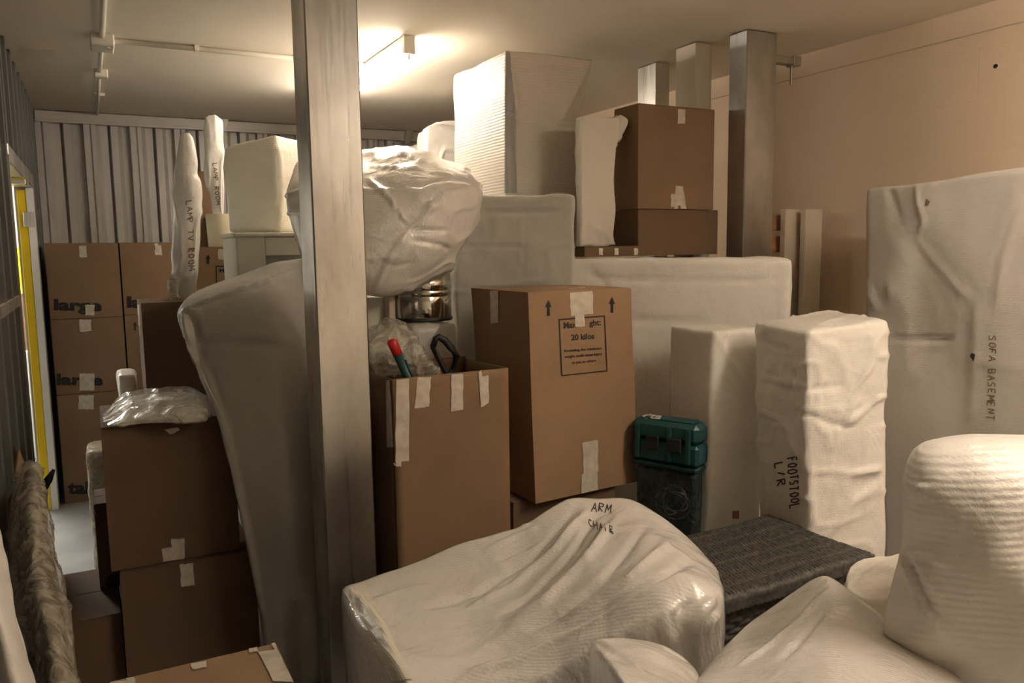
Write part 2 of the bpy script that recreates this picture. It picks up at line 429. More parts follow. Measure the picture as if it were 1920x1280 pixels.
def cast(bv, px, py, off=.0012):
    d = D(px, py); d = d/np.linalg.norm(d)
    loc, nr, ix, di = bv.ray_cast(Vector(CAM), Vector(d))
    if loc is None: return None
    n = np.array(nr); n = n if n @ d < 0 else -n
    return np.array(loc)+n*off
def bvh_of(o):
    mw = np.array(o.location) if o.parent is None else np.array(o.parent.location)
    return BVHTree.FromPolygons([tuple(np.array(v.co)+mw) for v in o.data.vertices], [tuple(p.vertices) for p in o.data.polygons])
def quad_decal(name, body, quad, mat, parent, n=8, off=.0015, wav=0.0, seed=0, label=None):
    """strip of tape laid on the body: quad = 4 photo corners TL TR BR BL; n points each way"""
    bv = bvh_of(body); V = []; ok = []
    rnd = random.Random(seed)
    for i in range(n+1):
        v = i/n
        for j in range(n+1):
            u = j/n
            x = (quad[0][0]*(1-u)+quad[1][0]*u)*(1-v)+(quad[3][0]*(1-u)+quad[2][0]*u)*v
            y = (quad[0][1]*(1-u)+quad[1][1]*u)*(1-v)+(quad[3][1]*(1-u)+quad[2][1]*u)*v
            if i in (0, n) or j in (0, n): x += rnd.uniform(-wav, wav); y += rnd.uniform(-wav, wav)
            p = cast(bv, x, y, off); ok.append(p is not None); V.append(p if p is not None else np.zeros(3))
    Fc = []
    g = lambda i, j: i*(n+1)+j
    for i in range(n):
        for j in range(n):
            q = [g(i, j), g(i, j+1), g(i+1, j+1), g(i+1, j)]
            if all(ok[k] for k in q) and max(np.linalg.norm(V[q[0]]-V[q[2]]), np.linalg.norm(V[q[1]]-V[q[3]])) < .12: Fc.append(q)
    if not Fc: print('DECAL MISS', name, quad); return None
    use = sorted({k for f in Fc for k in f}); mp = {k: i for i, k in enumerate(use)}
    V2 = [V[k] for k in use]; Fc = [[mp[k] for k in f] for f in Fc]
    o = mk(name, V2, Fc, mat, parent, smooth=False)
    if label: o['label'] = label
    return o
def text_mesh(txt, bold=0.0, align='LEFT', space=1.0):
    c = bpy.data.curves.new('txt', 'FONT'); c.body = txt; c.offset = bold; c.align_x = align; c.resolution_u = 4; c.space_line = space
    o = bpy.data.objects.new('txt', c); scn.collection.objects.link(o)
    me = bpy.data.meshes.new_from_object(o.evaluated_get(bpy.context.evaluated_depsgraph_get()) if False else o)
    V = np.array([v.co[:] for v in me.vertices]); Fc = [tuple(p.vertices) for p in me.polygons]
    bpy.data.objects.remove(o); bpy.data.curves.remove(c); bpy.data.meshes.remove(me)
    return V, Fc
def printed(name, body, txt, quad, mat, parent, bold=.02, label=None, off=.0014):
    """printed words stretched into the quad TL TR BR BL of the photo, laid on the body"""
    V, Fc = text_mesh(txt, bold); lo = V.min(0); hi = V.max(0); bv = bvh_of(body); O = []
    for v in V:
        u = (v[0]-lo[0])/(hi[0]-lo[0]); t = 1-(v[1]-lo[1])/(hi[1]-lo[1])
        x = (quad[0][0]*(1-u)+quad[1][0]*u)*(1-t)+(quad[3][0]*(1-u)+quad[2][0]*u)*t
        y = (quad[0][1]*(1-u)+quad[1][1]*u)*(1-t)+(quad[3][1]*(1-u)+quad[2][1]*u)*t
        O.append(cast(bv, x, y, off))
    keep = [f for f in Fc if all(O[i] is not None for i in f)]
    if not keep: print('TEXT MISS', txt); return
    O = [o if o is not None else np.zeros(3) for o in O]
    o = mk(name, O, keep, mat, parent, smooth=False)
    if label: o['label'] = label
    return o
GL = {'A': [[(0, 1), (.4, 0), (.8, 1)], [(.15, .6), (.65, .6)]], 'B': [[(0, 0), (0, 1), (.6, .95), (.7, .7), (.4, .5), (0, .5)], [(0, 0), (.5, .05), (.6, .3), (.4, .5)]],
 'C': [[(.7, .1), (.3, 0), (0, .5), (.3, 1), (.7, .9)]], 'D': [[(0, 0), (0, 1), (.6, .75), (.7, .3), (0, 0)]], 'E': [[(.6, 0), (0, 0), (0, 1), (.6, 1)], [(0, .5), (.5, .5)]],
 'F': [[(.6, 0), (0, 0), (0, 1)], [(0, .5), (.5, .45)]], 'H': [[(0, 0), (0, 1)], [(.7, 0), (.7, 1)], [(0, .5), (.7, .5)]], 'I': [[(.2, 0), (.2, 1)]],
 'L': [[(0, 0), (0, 1), (.6, .95)]], 'M': [[(0, 1), (.1, 0), (.4, .7), (.75, 0), (.85, 1)]], 'N': [[(0, 1), (.05, 0), (.6, 1), (.65, 0)]],
 'O': [[(.3, 0), (0, .4), (.1, .9), (.45, 1), (.7, .6), (.6, .1), (.3, 0)]], 'P': [[(0, 1), (0, 0), (.6, .1), (.55, .45), (0, .55)]],
 'R': [[(0, 1), (0, 0), (.6, .1), (.55, .4), (0, .5), (.65, 1)]], 'S': [[(.65, .1), (.2, 0), (.05, .3), (.6, .6), (.5, .95), (0, .95)]],
 'T': [[(0, 0), (.7, 0)], [(.35, 0), (.3, 1)]], 'V': [[(0, 0), (.3, 1), (.7, 0)]], '/': [[(0, 1.1), (.5, -.1)]], 'Y': [[(0, 0), (.3, .5)], [(.7, 0), (.1, 1)]]}
def handwrite(body, txt, p0, p1, hgt, mat, parent, wpx=2.6, seed=1, label=None):
    """marker writing along p0->p1 (photo positions), letter height hgt (vector to the letters' foot), laid on the body"""
    p0 = np.array(p0, float); p1 = np.array(p1, float)
    if ' ' in txt:
        i = 0
        for k, wd in enumerate(txt.split(' ')):
            handwrite(body, wd, p0+(p1-p0)*i/len(txt), p0+(p1-p0)*(i+len(wd))/len(txt), hgt, mat, parent, wpx, seed+k, label); i += len(wd)+1
        return
    bv = bvh_of(body); rnd = random.Random(seed); hv = np.array(hgt, float)
    adv = (p1-p0)/len(txt); V = []; Fc = []
    for i, ch in enumerate(txt):
        if ch == ' ': continue
        o = p0+adv*(i+rnd.uniform(-.05, .05)); s = rnd.uniform(.88, 1.1)
        for st in GL[ch]:
            q = [o+adv*.95*a+hv*b*s+np.array([rnd.uniform(-.6, .6), rnd.uniform(-.6, .6)]) for a, b in st]
            pts = []
            for a, b in zip(q[:-1], q[1:]):
                for k in range(4): pts.append(a+(b-a)*k/4)
            pts.append(q[-1]); prev = None
            for k, pp in enumerate(pts):
                d = pts[min(k+1, len(pts)-1)]-pts[max(k-1, 0)]; d = d/(np.linalg.norm(d)+1e-9); nn = np.array([-d[1], d[0]])*wpx/2
                a = cast(bv, *(pp+nn)); b = cast(bv, *(pp-nn))
                if a is None or b is None: prev = None; continue
                V += [a, b]
                if prev is not None: Fc.append((prev, prev+1, len(V)-1, len(V)-2))
                prev = len(V)-2
    if not Fc: print('HAND MISS', txt); return
    o = mk('handwriting', V, Fc, mat, parent, smooth=False)
    if label: o['label'] = label
    return o

# ------------------------------------------------------------------ cardboard box thing
def card_box(label, x0, x1, y0, y1, z0, z1, rot=0, mat='card', group=None, open_=False, flaps=True, name='cardboard_box', cat='box', piv=None, bulge=.004, top_tape=True):
    e = empty(name, ((x0+x1)/2, (y0+y1)/2, z0), label, cat, group)
    c8 = box8(x0, x1, y0, y1, z0, z1-.004)
    if rot:
        p = piv or ((x0+x1)/2, (y0+y1)/2); c, s = math.cos(rot), math.sin(rot)
        c8 = [(p[0]+(x-p[0])*c-(y-p[1])*s, p[1]+(x-p[0])*s+(y-p[1])*c, z) for x, y, z in c8]
    s = cuboid(c8, .03); U = s.U
    sx = np.sin(np.pi*U[:, 0]); sy = np.sin(np.pi*U[:, 1]); sz = np.sin(np.pi*U[:, 2])
    nrm = vnorm(s.V, s.F); s.V = s.V+nrm*((sx*sz+sy*sz)*bulge*(.4+.6*abs(fbm(s.V*2, 3))))[:, None]
    b = s.obj('carton', M[mat], e); b.data.polygons.foreach_set('use_smooth', [False]*len(b.data.polygons))
    if flaps:
        ym = (y0+y1)/2; g = .002
        for (a, c_) in ((y0, ym-g), (ym+g, y1)):
            m = MB().box(x0+.001, x1-.001, a, c_, z1-.004, z1, rot, piv or ((x0+x1)/2, (y0+y1)/2), .0012); m.build('flap', M[mat], e)
    return e, b

def tapes(e, b, quads, lab=None):
    for i, q in enumerate(quads): quad_decal('tape', b, q, M['tape'], e, n=6, wav=.8, seed=i+len(quads), off=.0014+.0006*i, label=lab)

# ================================================================== THE ROOM
XL, XR, YB, YF, H = -.30, 3.42, 6.6, -1.6, 2.6
def struct(o): o['kind'] = 'structure'; return o
struct(MB().box(XL-2.6, XR+.2, YF-.2, YB+.2, -.12, 0).build('floor', M['floor']))
struct(MB().box(XL-.05, XR+.2, YF-.2, YB+.2, H, H+.12).build('ceiling', M['ceil']))
struct(MB().box(XR, XR+.2, YF-.2, YB+.2, 0, H).build('wall_right', M['block']))
# plaster band above the blockwork on the right wall
struct(MB().box(XR-.012, XR+.05, YF, YB, 2.485, H, bev=.003).build('trim_1', M['block']))
def corrugate(prof_dir, a0, a1, z0, z1, base, depth, per=.30, sgn=1):
    """trapezoid sheet with small seams; prof_dir 'x' or 'y'"""
    pts = []; a = a0
    prof = [(0, 0), (.13, 0), (.15, 1), (.27, 1), (.28, .75), (.30, .75), (.31, 1), (.40, 1), (.50, .1), (.66, .1), (.665, -.6), (.70, -.6), (.705, .1), (.73, .55), (.88, .55), (.97, 0)]
    while a < a1:
        for f, d in prof:
            q = a+f*per
            if q <= a1: pts.append((q, d*depth))
        a += per
    pts.append((a1, 0)); V = []; Fc = []
    for q, d in pts:
        for z in (z0, z1):
            V.append((q, base+sgn*d, z) if prof_dir == 'x' else (base+sgn*d, q, z))
    for i in range(len(pts)-1): Fc.append((2*i, 2*i+2, 2*i+3, 2*i+1))
    n = len(V)   # back skin so that the sheet has a thickness
    for q, d in pts:
        for z in (z0, z1): V.append((q, base-sgn*.06, z) if prof_dir == 'x' else (base-sgn*.045, q, z))
    for i in range(len(pts)-1): Fc.append((n+2*i, n+2*i+1, n+2*i+3, n+2*i+2))
    m = len(pts)-1
    Fc += [(0, 1, n+1, n), (2*m, n+2*m, n+2*m+1, 2*m+1)]
    for i in range(m): Fc += [(2*i+1, 2*i+3, n+2*i+3, n+2*i+1), (2*i, n+2*i, n+2*i+2, 2*i+2)]
    return MB().add(V, Fc)
struct(corrugate('x', XL-.05, XR+.05, 0, H, YB+.02, .06, .30, -1).build('wall_back', M['corr'], fix=False))
struct(MB().box(XL, XR, YB-.06, YB-.02, 2.53, H-.005, bev=.004).box(XL, XR, YB-.075, YB-.02, 2.515, 2.53).build('trim_2', M['rail']))
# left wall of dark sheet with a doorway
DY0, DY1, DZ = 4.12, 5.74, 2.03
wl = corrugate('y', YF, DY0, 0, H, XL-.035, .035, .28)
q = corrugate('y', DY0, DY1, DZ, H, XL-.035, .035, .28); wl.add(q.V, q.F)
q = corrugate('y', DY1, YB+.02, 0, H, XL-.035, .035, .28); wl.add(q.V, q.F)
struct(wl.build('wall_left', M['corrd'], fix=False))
struct(MB().box(XL-.075, XL+.002, YF, DY0, 1.375, 1.425, bev=.004).build('trim_3', M['steel2']))
struct(MB().box(XL-.2, XR+.2, YF-.2, YF, 0, H).build('wall_front', M['ceil']))
# doorway
dr = MB().box(XL-.10, XL+.004, DY1-.03, DY1+.02, 0, DZ).box(XL-.10, XL+.004, DY0-.02, DY0+.012, 0, DZ).box(XL-.10, XL+.004, DY0, DY1, DZ-.03, DZ+.05, bev=.004).build('door_1', M['steel2']); struct(dr)
MB().box(XL-.037, XL+.001, DY1-.085, DY1-.031, 0, DZ-.031, bev=.002).build('jamb_liner', M['cwhite'], dr)
MB().box(XL-.06, XL-.002, DY1-.095, DY1-.086, 1.765, 1.855, bev=.002).build('hinge_plate', M['steel'], dr)
MB().box(XL-.075, XL+.006, 5.0, 5.14, DZ-.06, DZ-.031, bev=.003).build('lintel_bracket', M['steel'], dr)
MB().box(XL-.08, XL+.003, 4.92, 5.3, DZ-.036, DZ-.03).build('yellow_strip', M['yellow'], dr)
# corridor beyond the doorway
struct(MB().box(-3.1, -2.9, 1.5, 9.5, 0, 2.6).box(-3.1, XL-.3, 9.3, 9.5, 0, 2.6).box(-3.1, XL-.3, 1.3, 1.5, 0, 2.6).box(XL-.12, XL-.06, YB+.2, 9.5, 0, 2.6).build('wall_corridor', M['cwhite']))
struct(MB().box(-3.1, XL-.05, 1.3, 9.5, 2.6, 2.7).build('ceiling_corridor', M['cwhite']))
struct(MB().box(-3.1, XL-.2, YB+.2, 9.5, -.12, 0).build('floor_corridor', M['floor']))

# fluorescent battens
def batten(label, x, y0, y1, mt, strength_name):
    e = empty('batten_light', (x, (y0+y1)/2, H), label, 'ceiling light', 'bare fluorescent battens on the ceiling')
    MB().box(x-.025, x+.025, y0+.03, y1-.03, H-.035, H, bev=.003).build('housing', M['white'], e)
    for a in (y0, y1-.035):
        m = MB().box(x-.028, x+.028, a, a+.035, H-.085, H-.0, bev=.004); m.build('end_cap', M['white'], e)
        MB().tube([(x, a+.0175, H-.085), (x, a+.0175, H-.11)], .007, 8).build('lamp_holder', M['white'], e)
    MB().tube([(x, y0+.02, H-.098), (x, y1-.02, H-.098)], .013, 12).build('tube', M[mt], e, smooth=True)
    return e
batten('bare fluorescent tube light glowing on the ceiling right of the front steel column', 1.385, 3.66, 5.16, 'tube', '')
batten('second fluorescent tube light on the ceiling near the right wall, outside the photo', 2.35, -.35, 1.15, 'tube2', '')
cl = MB().box(-1.0, -.9, 6.2, 7.9, 2.5, 2.6).build('corridor_light', M['ctube']); tag(cl, 'glowing corridor ceiling light out of view beyond the doorway', 'ceiling light')  # unseen lamp that brightens the corridor

# conduit and boxes on the ceiling
xc = .10
cj = empty('junction_box', (xc, 4.28, H), 'square white junction box on the ceiling where two conduits meet', 'junction box')
MB().box(xc-.05, xc+.05, 4.20, 4.36, H-.055, H, bev=.006).build('housing', M['white'], cj)
MB().tube([(xc+.02, 4.25, H-.055), (xc+.02, 4.25, H-.058)], .014, 14).build('screw_cover', M['rail'], cj)
sb = MB().box(xc-.032, xc+.036, 5.0, 5.07, H-.045, H, bev=.005).build('conduit_coupling', M['white']); tag(sb, 'small white conduit fitting on the ceiling beyond the junction box', 'fitting')
cc = empty('conduit', (xc, 4.28, H), 'white conduit running along the ceiling from the camera side to the far wall', 'conduit')
MB().tube([(xc+.003, 1.5, H-.014), (xc, 4.2, H-.014)], .0125, 10).build('pipe', M['white'], cc, True)
MB().tube([(xc, 4.36, H-.014), (xc-.005, 5.0, H-.014)], .0115, 10).build('pipe', M['white'], cc, True)
MB().tube([(xc-.005, 5.07, H-.014), (xc-.01, YB-.07, H-.014)], .009, 10).build('pipe', M['white'], cc, True)
for y in (4.45, 5.75, 3.2): MB().box(xc-.035, xc+.03, y, y+.016, H-.018, H, bev=.002).build('saddle_clip', M['white'], cc)
c2 = empty('conduit', (.7, 4.28, H), 'white conduit running across the ceiling from the junction box to the light', 'conduit')
MB().tube([(xc+.05, 4.28, H-.014), (1.36, 4.28, H-.014)], .0125, 10).build('pipe', M['white'], c2, True)
for x in (.50, 1.0): MB().box(x, x+.018, 4.255, 4.305, H-.028, H, bev=.002).build('saddle_clip', M['white'], c2)
# loose strip of ceiling paint
fl = MB().add([AZ(40, 92, H-.002), AZ(104, 94, H-.035), AZ(104, 102, H-.03), AZ(36, 111, H-.002), AZ(40, 92, H-.0005), AZ(104, 94, H-.031), AZ(104, 102, H-.026), AZ(36, 111, H-.0005)],
     [(0, 1, 2, 3), (7, 6, 5, 4), (0, 4, 5, 1), (1, 5, 6, 2), (2, 6, 7, 3), (3, 7, 4, 0)]).build('ceiling_flap', M['ceil']); tag(fl, 'loose peeling flap hanging from the ceiling by the left wall', 'ceiling flap')
# brackets on the back rail
for (x, lb) in ((AY(415, 215, YB-.1)[0], 'dark slanted bracket on the back wall rail behind the wrapped lamp'), (AY(765, 240, YB-.1)[0], 'slanted bracket on the back wall rail right of the front column')):
    b = MB().add([(x-.02, YB-.12, H-.001), (x+.05, YB-.12, H-.001), (x+.0, YB-.12, H-.12), (x-.04, YB-.12, H-.12), (x-.02, YB-.06, H-.001), (x+.05, YB-.06, H-.001), (x+.0, YB-.06, H-.12), (x-.04, YB-.06, H-.12)],
        [(0, 1, 2, 3), (7, 6, 5, 4), (0, 4, 5, 1), (1, 5, 6, 2), (2, 6, 7, 3), (3, 7, 4, 0)]).build('rail_bracket', M['steel2']); tag(b, lb, 'bracket')
# steel strut between the right column and the wall
STZ = AY(1480, 122, 2.94)[2]
sg = empty('ceiling_strut', (2.96, 2.94, 2.5), 'short galvanised strut sticking out of the right steel column under the ceiling', 'strut')
MB().box(2.953, 3.13, 2.92, 2.965, STZ, STZ+.035, bev=.003).build('channel', M['steel2'], sg)
MB().box(3.09, 3.14, 2.915, 2.97, STZ-.005, STZ+.042, bev=.003).build('end_plate', M['steel2'], sg)
MB().tube([(3.10, 2.943, STZ), (3.10, 2.943, STZ-.09)], .006, 8).build('threaded_rod', M['steel2'], sg)
hole = MB().tube([(XR-.002, 2.124, 2.333), (XR+.02, 2.124, 2.333)], .009, 12).build('drill_hole', M['black']); tag(hole, 'small dark drilled hole high in the right wall', 'hole')

# steel columns
def column(label, x0, x1, y0, y1, mat='steel'):
    e = empty('steel_column', ((x0+x1)/2, (y0+y1)/2, 0), label, 'column')
    MB().box(x0, x1, y0, y1, .012, H-.006, bev=.005).build('shaft', M[mat], e)
    MB().box(x0-.03, x1+.03, y0-.03, y1+.03, 0, .012, bev=.002).build('base_plate', M['steel2'], e)
    return e
column('large bright galvanised steel column in the foreground, left of the photo middle', .634, .808, 2.60, 2.775)
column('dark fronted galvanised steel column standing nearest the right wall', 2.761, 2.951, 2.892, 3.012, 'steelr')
e = column('pale steel column behind the tallest brown carton', 2.695, 2.80, 3.174, 3.33, 'paintw')
column('farthest short looking steel column end left of the pale one', 2.782, 2.875, 3.60, 3.77, 'steel')

# ================================================================== BACK LEFT BOXES
yb = 5.75
bx = lambda px: AY(px, 500, yb)[0]
zt = 1.62; z1 = AY(150, 597, yb)[2]; z2 = AY(150, 738, yb)[2]
rows = [('brown carton printed large, topmost in the stack beside the doorway', z1+.003, AY(150, 455.5, yb)[2]),
        ('brown carton printed large, middle of the stack beside the doorway', z2+.003, z1), ('dark brown carton on the floor under two large cartons beside the doorway', .0, z2)]
x0, x1 = bx(86.5), bx(224)
for i, (lb, a, b_) in enumerate(rows):
    e, b = card_box(lb, x0, x1, yb, yb+.46, a, b_, group='cartons against the back wall')
    if i == 0:
        tapes(e, b, [[(148, 456), (162, 456), (163, 482), (149, 482)], [(160, 571), (177, 571), (177, 591), (160, 591)]])
        printed('printed_word', b, 'large', [(101, 560), (191, 562), (191, 590), (101, 588)], M['ink'], e, .045)
    if i == 1:
        tapes(e, b, [[(148, 599), (171, 599), (171, 620), (150, 622)], [(149, 700), (177, 700), (177, 732), (149, 732)]])
        printed('printed_word', b, 'large', [(106, 700), (193, 702), (193, 729), (106, 728)], M['ink'], e, .045)
    if i == 2:
        tapes(e, b, [[(148, 741), (176, 741), (176, 767), (147, 767)]])
        printed('printed_word', b, 'tall', [(127, 902), (176, 902), (176, 926), (127, 926)], M['ink'], e, .045)
x0, x1 = bx(227), bx(366)
e, b = card_box('brown carton printed large, behind the wrapped lamp, right of the doorway stack', x0, x1, yb, yb+.46, z1+.012, AY(260, 454.5, yb)[2], group='cartons against the back wall')
tapes(e, b, [[(290, 456), (303, 456), (304, 478), (291, 478)]])
printed('printed_word', b, 'large', [(238, 555), (328, 557), (328, 586), (238, 583)], M['ink'], e, .045)
e, b = card_box('brown carton with small up arrow, second row right of the doorway stack', x0, x1, yb, yb+.46, z2+.003, z1+.009, group='cartons against the back wall')
ARV = [(-.5, .45), (0, 0), (.5, .45), (.22, .45), (.22, 1), (-.22, 1), (-.22, .45)]
def arrow(body, cx, cy, wd, ht, parent):
    bv = bvh_of(body); V = [cast(bv, cx+a*wd, cy+b*ht) for a, b in ARV]
    if any(v is None for v in V): print('ARROW MISS'); return
    mk('printed_arrow', V, [(0, 1, 2, 3, 6), (3, 4, 5, 6)], M['ink'], parent, False)
arrow(b, 253, 603, 8, 16, e)
e, b = card_box('dark brown carton at floor level right of the doorway stack', x0, x1, yb, yb+.46, 0, z2, group='cartons against the back wall')

# carton behind the lamps with a weight notice, with supports under it
Y3 = 4.75
a = AY(372, 463, Y3); c = AY(480, 463, Y3)
e, b = card_box('pale carton with weight notice and arrow behind the wrapped lamps', a[0]-.02, c[0]+.05, Y3, Y3+.42, 1.12, a[2], mat='card3')
tapes(e, b, [[(408, 467), (437, 467), (437, 487), (409, 486)], [(437, 467), (452, 467), (452, 497), (437, 497)]])
arrow(b, 390, 477, 9, 18, e)
def notice(e, b, fr, big, mid, small, bold=.03):
    # frame (four thin bars) and its three blocks of words
    (x0, y0), (x1, y1), (x2, y2), (x3, y3) = fr; t = 2.2*(x1-x0)/85
    bv = bvh_of(b); V = []; Fc = []; n = 6; loop = [(x0, y0), (x1, y1), (x2, y2), (x3, y3)]; inn = [(x0+t, y0+t), (x1-t, y1+t), (x2-t, y2-t), (x3+t, y3-t)]
    for k in range(4):
        for i in range(n):
            f = i/n; V.append(cast(bv, loop[k][0]*(1-f)+loop[(k+1) % 4][0]*f, loop[k][1]*(1-f)+loop[(k+1) % 4][1]*f, .0013)); V.append(cast(bv, inn[k][0]*(1-f)+inn[(k+1) % 4][0]*f, inn[k][1]*(1-f)+inn[(k+1) % 4][1]*f, .0013))
    m = len(V); Fc = [(i, i+1, (i+3) % m, (i+2) % m) for i in range(0, m, 2) if all(V[q] is not None for q in (i, i+1, (i+3) % m, (i+2) % m))]
    V = [v if v is not None else np.array(e.location) for v in V]
    nb = mk('weight_notice', V, Fc, M['ink'], e, False)
    for (txt, q) in (big, mid)+tuple(small):
        o = printed('notice_text', b, txt, q, M['ink'], e, bold)
        if o: o.parent = nb
fr = [(404, 498), (492, 497), (492, 590), (406, 592)]
notice(e, b, fr, ('Max Weight:', [(411, 503), (486, 502), (486, 512), (411, 513)]), ('20 kilos', [(421, 514), (470, 513), (470, 523), (421, 524)]),
       [('Exceeding the maximum', [(412, 532), (486, 531), (486, 537), (412, 538)]), ('weight could cause injury', [(412, 540), (486, 539), (486, 545), (412, 546)])], .02)
e, b = card_box('brown carton hidden under the pale carton with the weight notice', a[0]-.02, c[0]+.05, Y3, Y3+.42, 0, 1.118, mat='card2')
# brown carton tucked behind the two lamp bags, on top of the large boxes? stands on pale carton
a2 = AY(366, 322, 5.0); c2_ = AY(398, 322, 5.0)
e, b = card_box('narrow brown carton standing between the two wrapped lamp bags', AY(352, 322, 4.95)[0], AY(392, 322, 4.95)[0], 4.95, 5.15, a[2]+.001, a2[2], mat='card')
# lampshade
def lathe(mb, cx, cy, prof, n=40):
    V = []; Fc = []
    for (r, z) in prof:
        for k in range(n): V.append((cx+r*math.cos(2*math.pi*k/n), cy+r*math.sin(2*math.pi*k/n), z))
    for i in range(len(prof)-1):
        for k in range(n): Fc.append((i*n+k, i*n+(k+1) % n, (i+1)*n+(k+1) % n, (i+1)*n+k))
    return mb.add(V, Fc)
ys = 4.88; l = AY(387, 464, Y3+.02)
ls = empty('lamp_shade', (AY(418, 440, ys)[0], ys, a[2]+.002), 'cream fabric lampshade on the pale carton behind the wrapped lamps', 'lampshade')
cx = AY(424, 440, ys)[0]; r0_ = cx-AY(391, 464, ys)[0]; r1_ = cx-AY(385, 405, ys)[0]; zz = a[2]+.002; zt_ = AY(385, 402, ys)[2]
lathe(MB(), cx, ys, [(r0_, zz), (r1_, zt_), (r1_-.004, zt_), (r0_-.004, zz), (r0_, zz)]).build('shade', M['shade'], ls, True)
# carton bottom-left in middle: tall narrow with pale left edge
Yt = 3.95
a = AY(264, 569, Yt); c = AY(392, 569, Yt)
e, b = card_box('dark fronted brown carton carrying the wrapped lamp, behind the bagged parcel', a[0], c[0]+.05, Yt, Yt+.38, .75, a[2]+.002, mat='card2')
tall = (a, c)
quad_decal('pale_edge_strip', b, [(256, 571), (262, 571), (265, 725), (259, 725)], M['tape'], e, 8, .0015)  # pale strip standing in for the carton's pale left face
tapes(e, b, [[(285, 563), (300, 563), (302, 568), (286, 568)]])
e2, b2 = card_box('brown carton hidden below the one carrying the wrapped lamp', a[0]+.03, c[0]+.05, Yt, Yt+.38, 0, .748, mat='card2')
# small wrapped roll left of it
s = cuboid(box8(*[v for v in (AY(223, 735, 4.3)[0], AY(258, 735, 4.3)[0], 4.3, 4.5, .0, AY(223, 702, 4.3)[2])]), .02).smooth(3).rough(.006, 8, 5, ramp=.004, rs=10)
s.obj('foam_parcel', M['foamw']); tag(bpy.data.objects['foam_parcel'], 'small white foam parcel peeking left of the dark fronted carton', 'parcel')
# glass jar on the tall carton
jx = AY(325, 560, Yt+.1); jr = AY(334, 560, Yt+.1)[0]-jx[0]; jz = tall[0][2]+.004
jar = empty('glass_jar', (jx[0], Yt+.12, jz), 'small clear wrapped glass jar beside the foot of the tall wrapped lamp', 'jar')
lathe(MB(), jx[0], Yt+.12, [(.0, jz), (jr, jz+.002), (jr*1.05, jz+.03), (jr, jz+.085), (jr*.75, jz+.10), (jr*.7, jz+.098), (jr*.9, jz+.08), (jr*.9, jz+.01), (0, jz+.008)], 24).build('bowl', M['glass'], jar, True)
lathe(MB(), jx[0], Yt+.12, [(0, jz+.118), (jr*.5, jz+.116), (jr*.8, jz+.103), (jr*.8, jz+.100), (0, jz+.100)], 24).build('lid', M['glass'], jar, True)

# wrapped lamps (long foam bags)
def spindle(rows, Y, dr=.8, n=48, per=8, seed=0, amp=.006, ramp=.01):
    R = np.array(rows, float); C = []
    for l, r_, py in R:
        p = AY(l, py, Y); q = AY(r_, py, Y); C.append([(p[0]+q[0])/2, (q[0]-p[0])/2, (p[2]+q[2])/2])
    C = catmull(np.array(C)[:, None, :].repeat(2, 1), per, 1)[:, 0, :]
    V = []; Fq = []
    for i, (cx, hr, z) in enumerate(C):
        for k in range(n):
            t = 2*math.pi*k/n; V.append((cx+hr*math.cos(t), Y+hr*dr*math.sin(t), z))
    for i in range(len(C)-1):
        for k in range(n): Fq.append((i*n+k, i*n+(k+1) % n, (i+1)*n+(k+1) % n, (i+1)*n+k))
    V += [(C[0][0], Y, C[0][2]), (C[-1][0], Y, C[-1][2])]; a = len(V)-2
    for k in range(0, n, 2):
        Fq.append((a, (k+2) % n, k+1, k)); j = (len(C)-1)*n; Fq.append((a+1, j+k, j+k+1, j+(k+2) % n))
    s = Surf(np.array(V), Fq); s.rough(amp, 9, seed, (1, 1, .35), ramp, 16, (1, 1, .22)); return s
la = [(342, 356, 249), (336, 364, 262), (330, 370, 300), (326, 369, 325), (327, 376, 340), (325, 379, 365), (325, 376, 400), (324, 377, 450), (323, 375, 480), (326, 372, 515), (334, 366, 545), (341, 362, 566), (343, 360, 568)]
s = spindle(la, 4.07, .7, seed=4); o = s.obj('wrapped_lamp', M['foamw']); tag(o, 'tall slim foam bag holding a lamp, handwritten for the TV room, leftmost of two', 'wrapped lamp')
handwrite(o, 'LAMP TV ROOM', (360, 376), (366, 508), (-11, 2), M['pen2'], o, 1.7, 3)
la = [(391, 408, 218), (386, 417, 226), (382, 418, 245), (385, 418, 262), (385, 420, 290), (384, 420, 320), (388, 420, 345), (395, 420, 370), (399, 417, 402), (402, 414, 404)]
s = spindle(la, 4.83, .5, seed=14); 
zb_ = s.V[:, 2].min(); s.V[:, 2] += 0
o = s.obj('wrapped_lamp', M['foamw']); tag(o, 'slim foam bag holding a lamp above the cream lampshade, against the back rail', 'wrapped lamp')
handwrite(o, 'LAMP ROOM', (407, 305), (413, 385), (-8, 1), M['pen2'], o, 1.5, 5)

# cream cabinet with the wrapped cushion box on top
Yc = 3.95
a = AY(438, 436, Yc); c = AY(640, 436, Yc); ctop = a[2]
cb = empty('cream_cabinet', ((a[0]+c[0])/2, Yc+.2, 0), 'cream lacquered cabinet below the foam wrapped cube, behind the front column', 'cabinet')
MB().box(a[0]+.01, c[0], Yc+.006, Yc+.45, 0, ctop-.02, bev=.004).build('carcass', M['cab'], cb)
MB().box(a[0]+.012, AY(497, 480, Yc)[0], Yc-.012, Yc+.006, .5, ctop-.02, bev=.003).build('stile', M['cab'], cb)
MB().box(AY(497, 480, Yc)[0], c[0], Yc-.012, Yc+.006, AY(520, 479, Yc)[2], ctop-.022, bev=.003).build('rail', M['cab'], cb)
MB().box(AY(498, 480, Yc)[0], c[0]-.01, Yc-.002, Yc+.005, .52, AY(520, 480, Yc)[2]).build('recessed_panel', M['cabd'], cb)
MB().box(a[0], c[0]+.01, Yc-.02, Yc+.47, ctop-.02, ctop, bev=.004).build('top', M['cab'], cb)
nl = P(416, 300, 4.2); ne = P(519, 300, 4.15); 
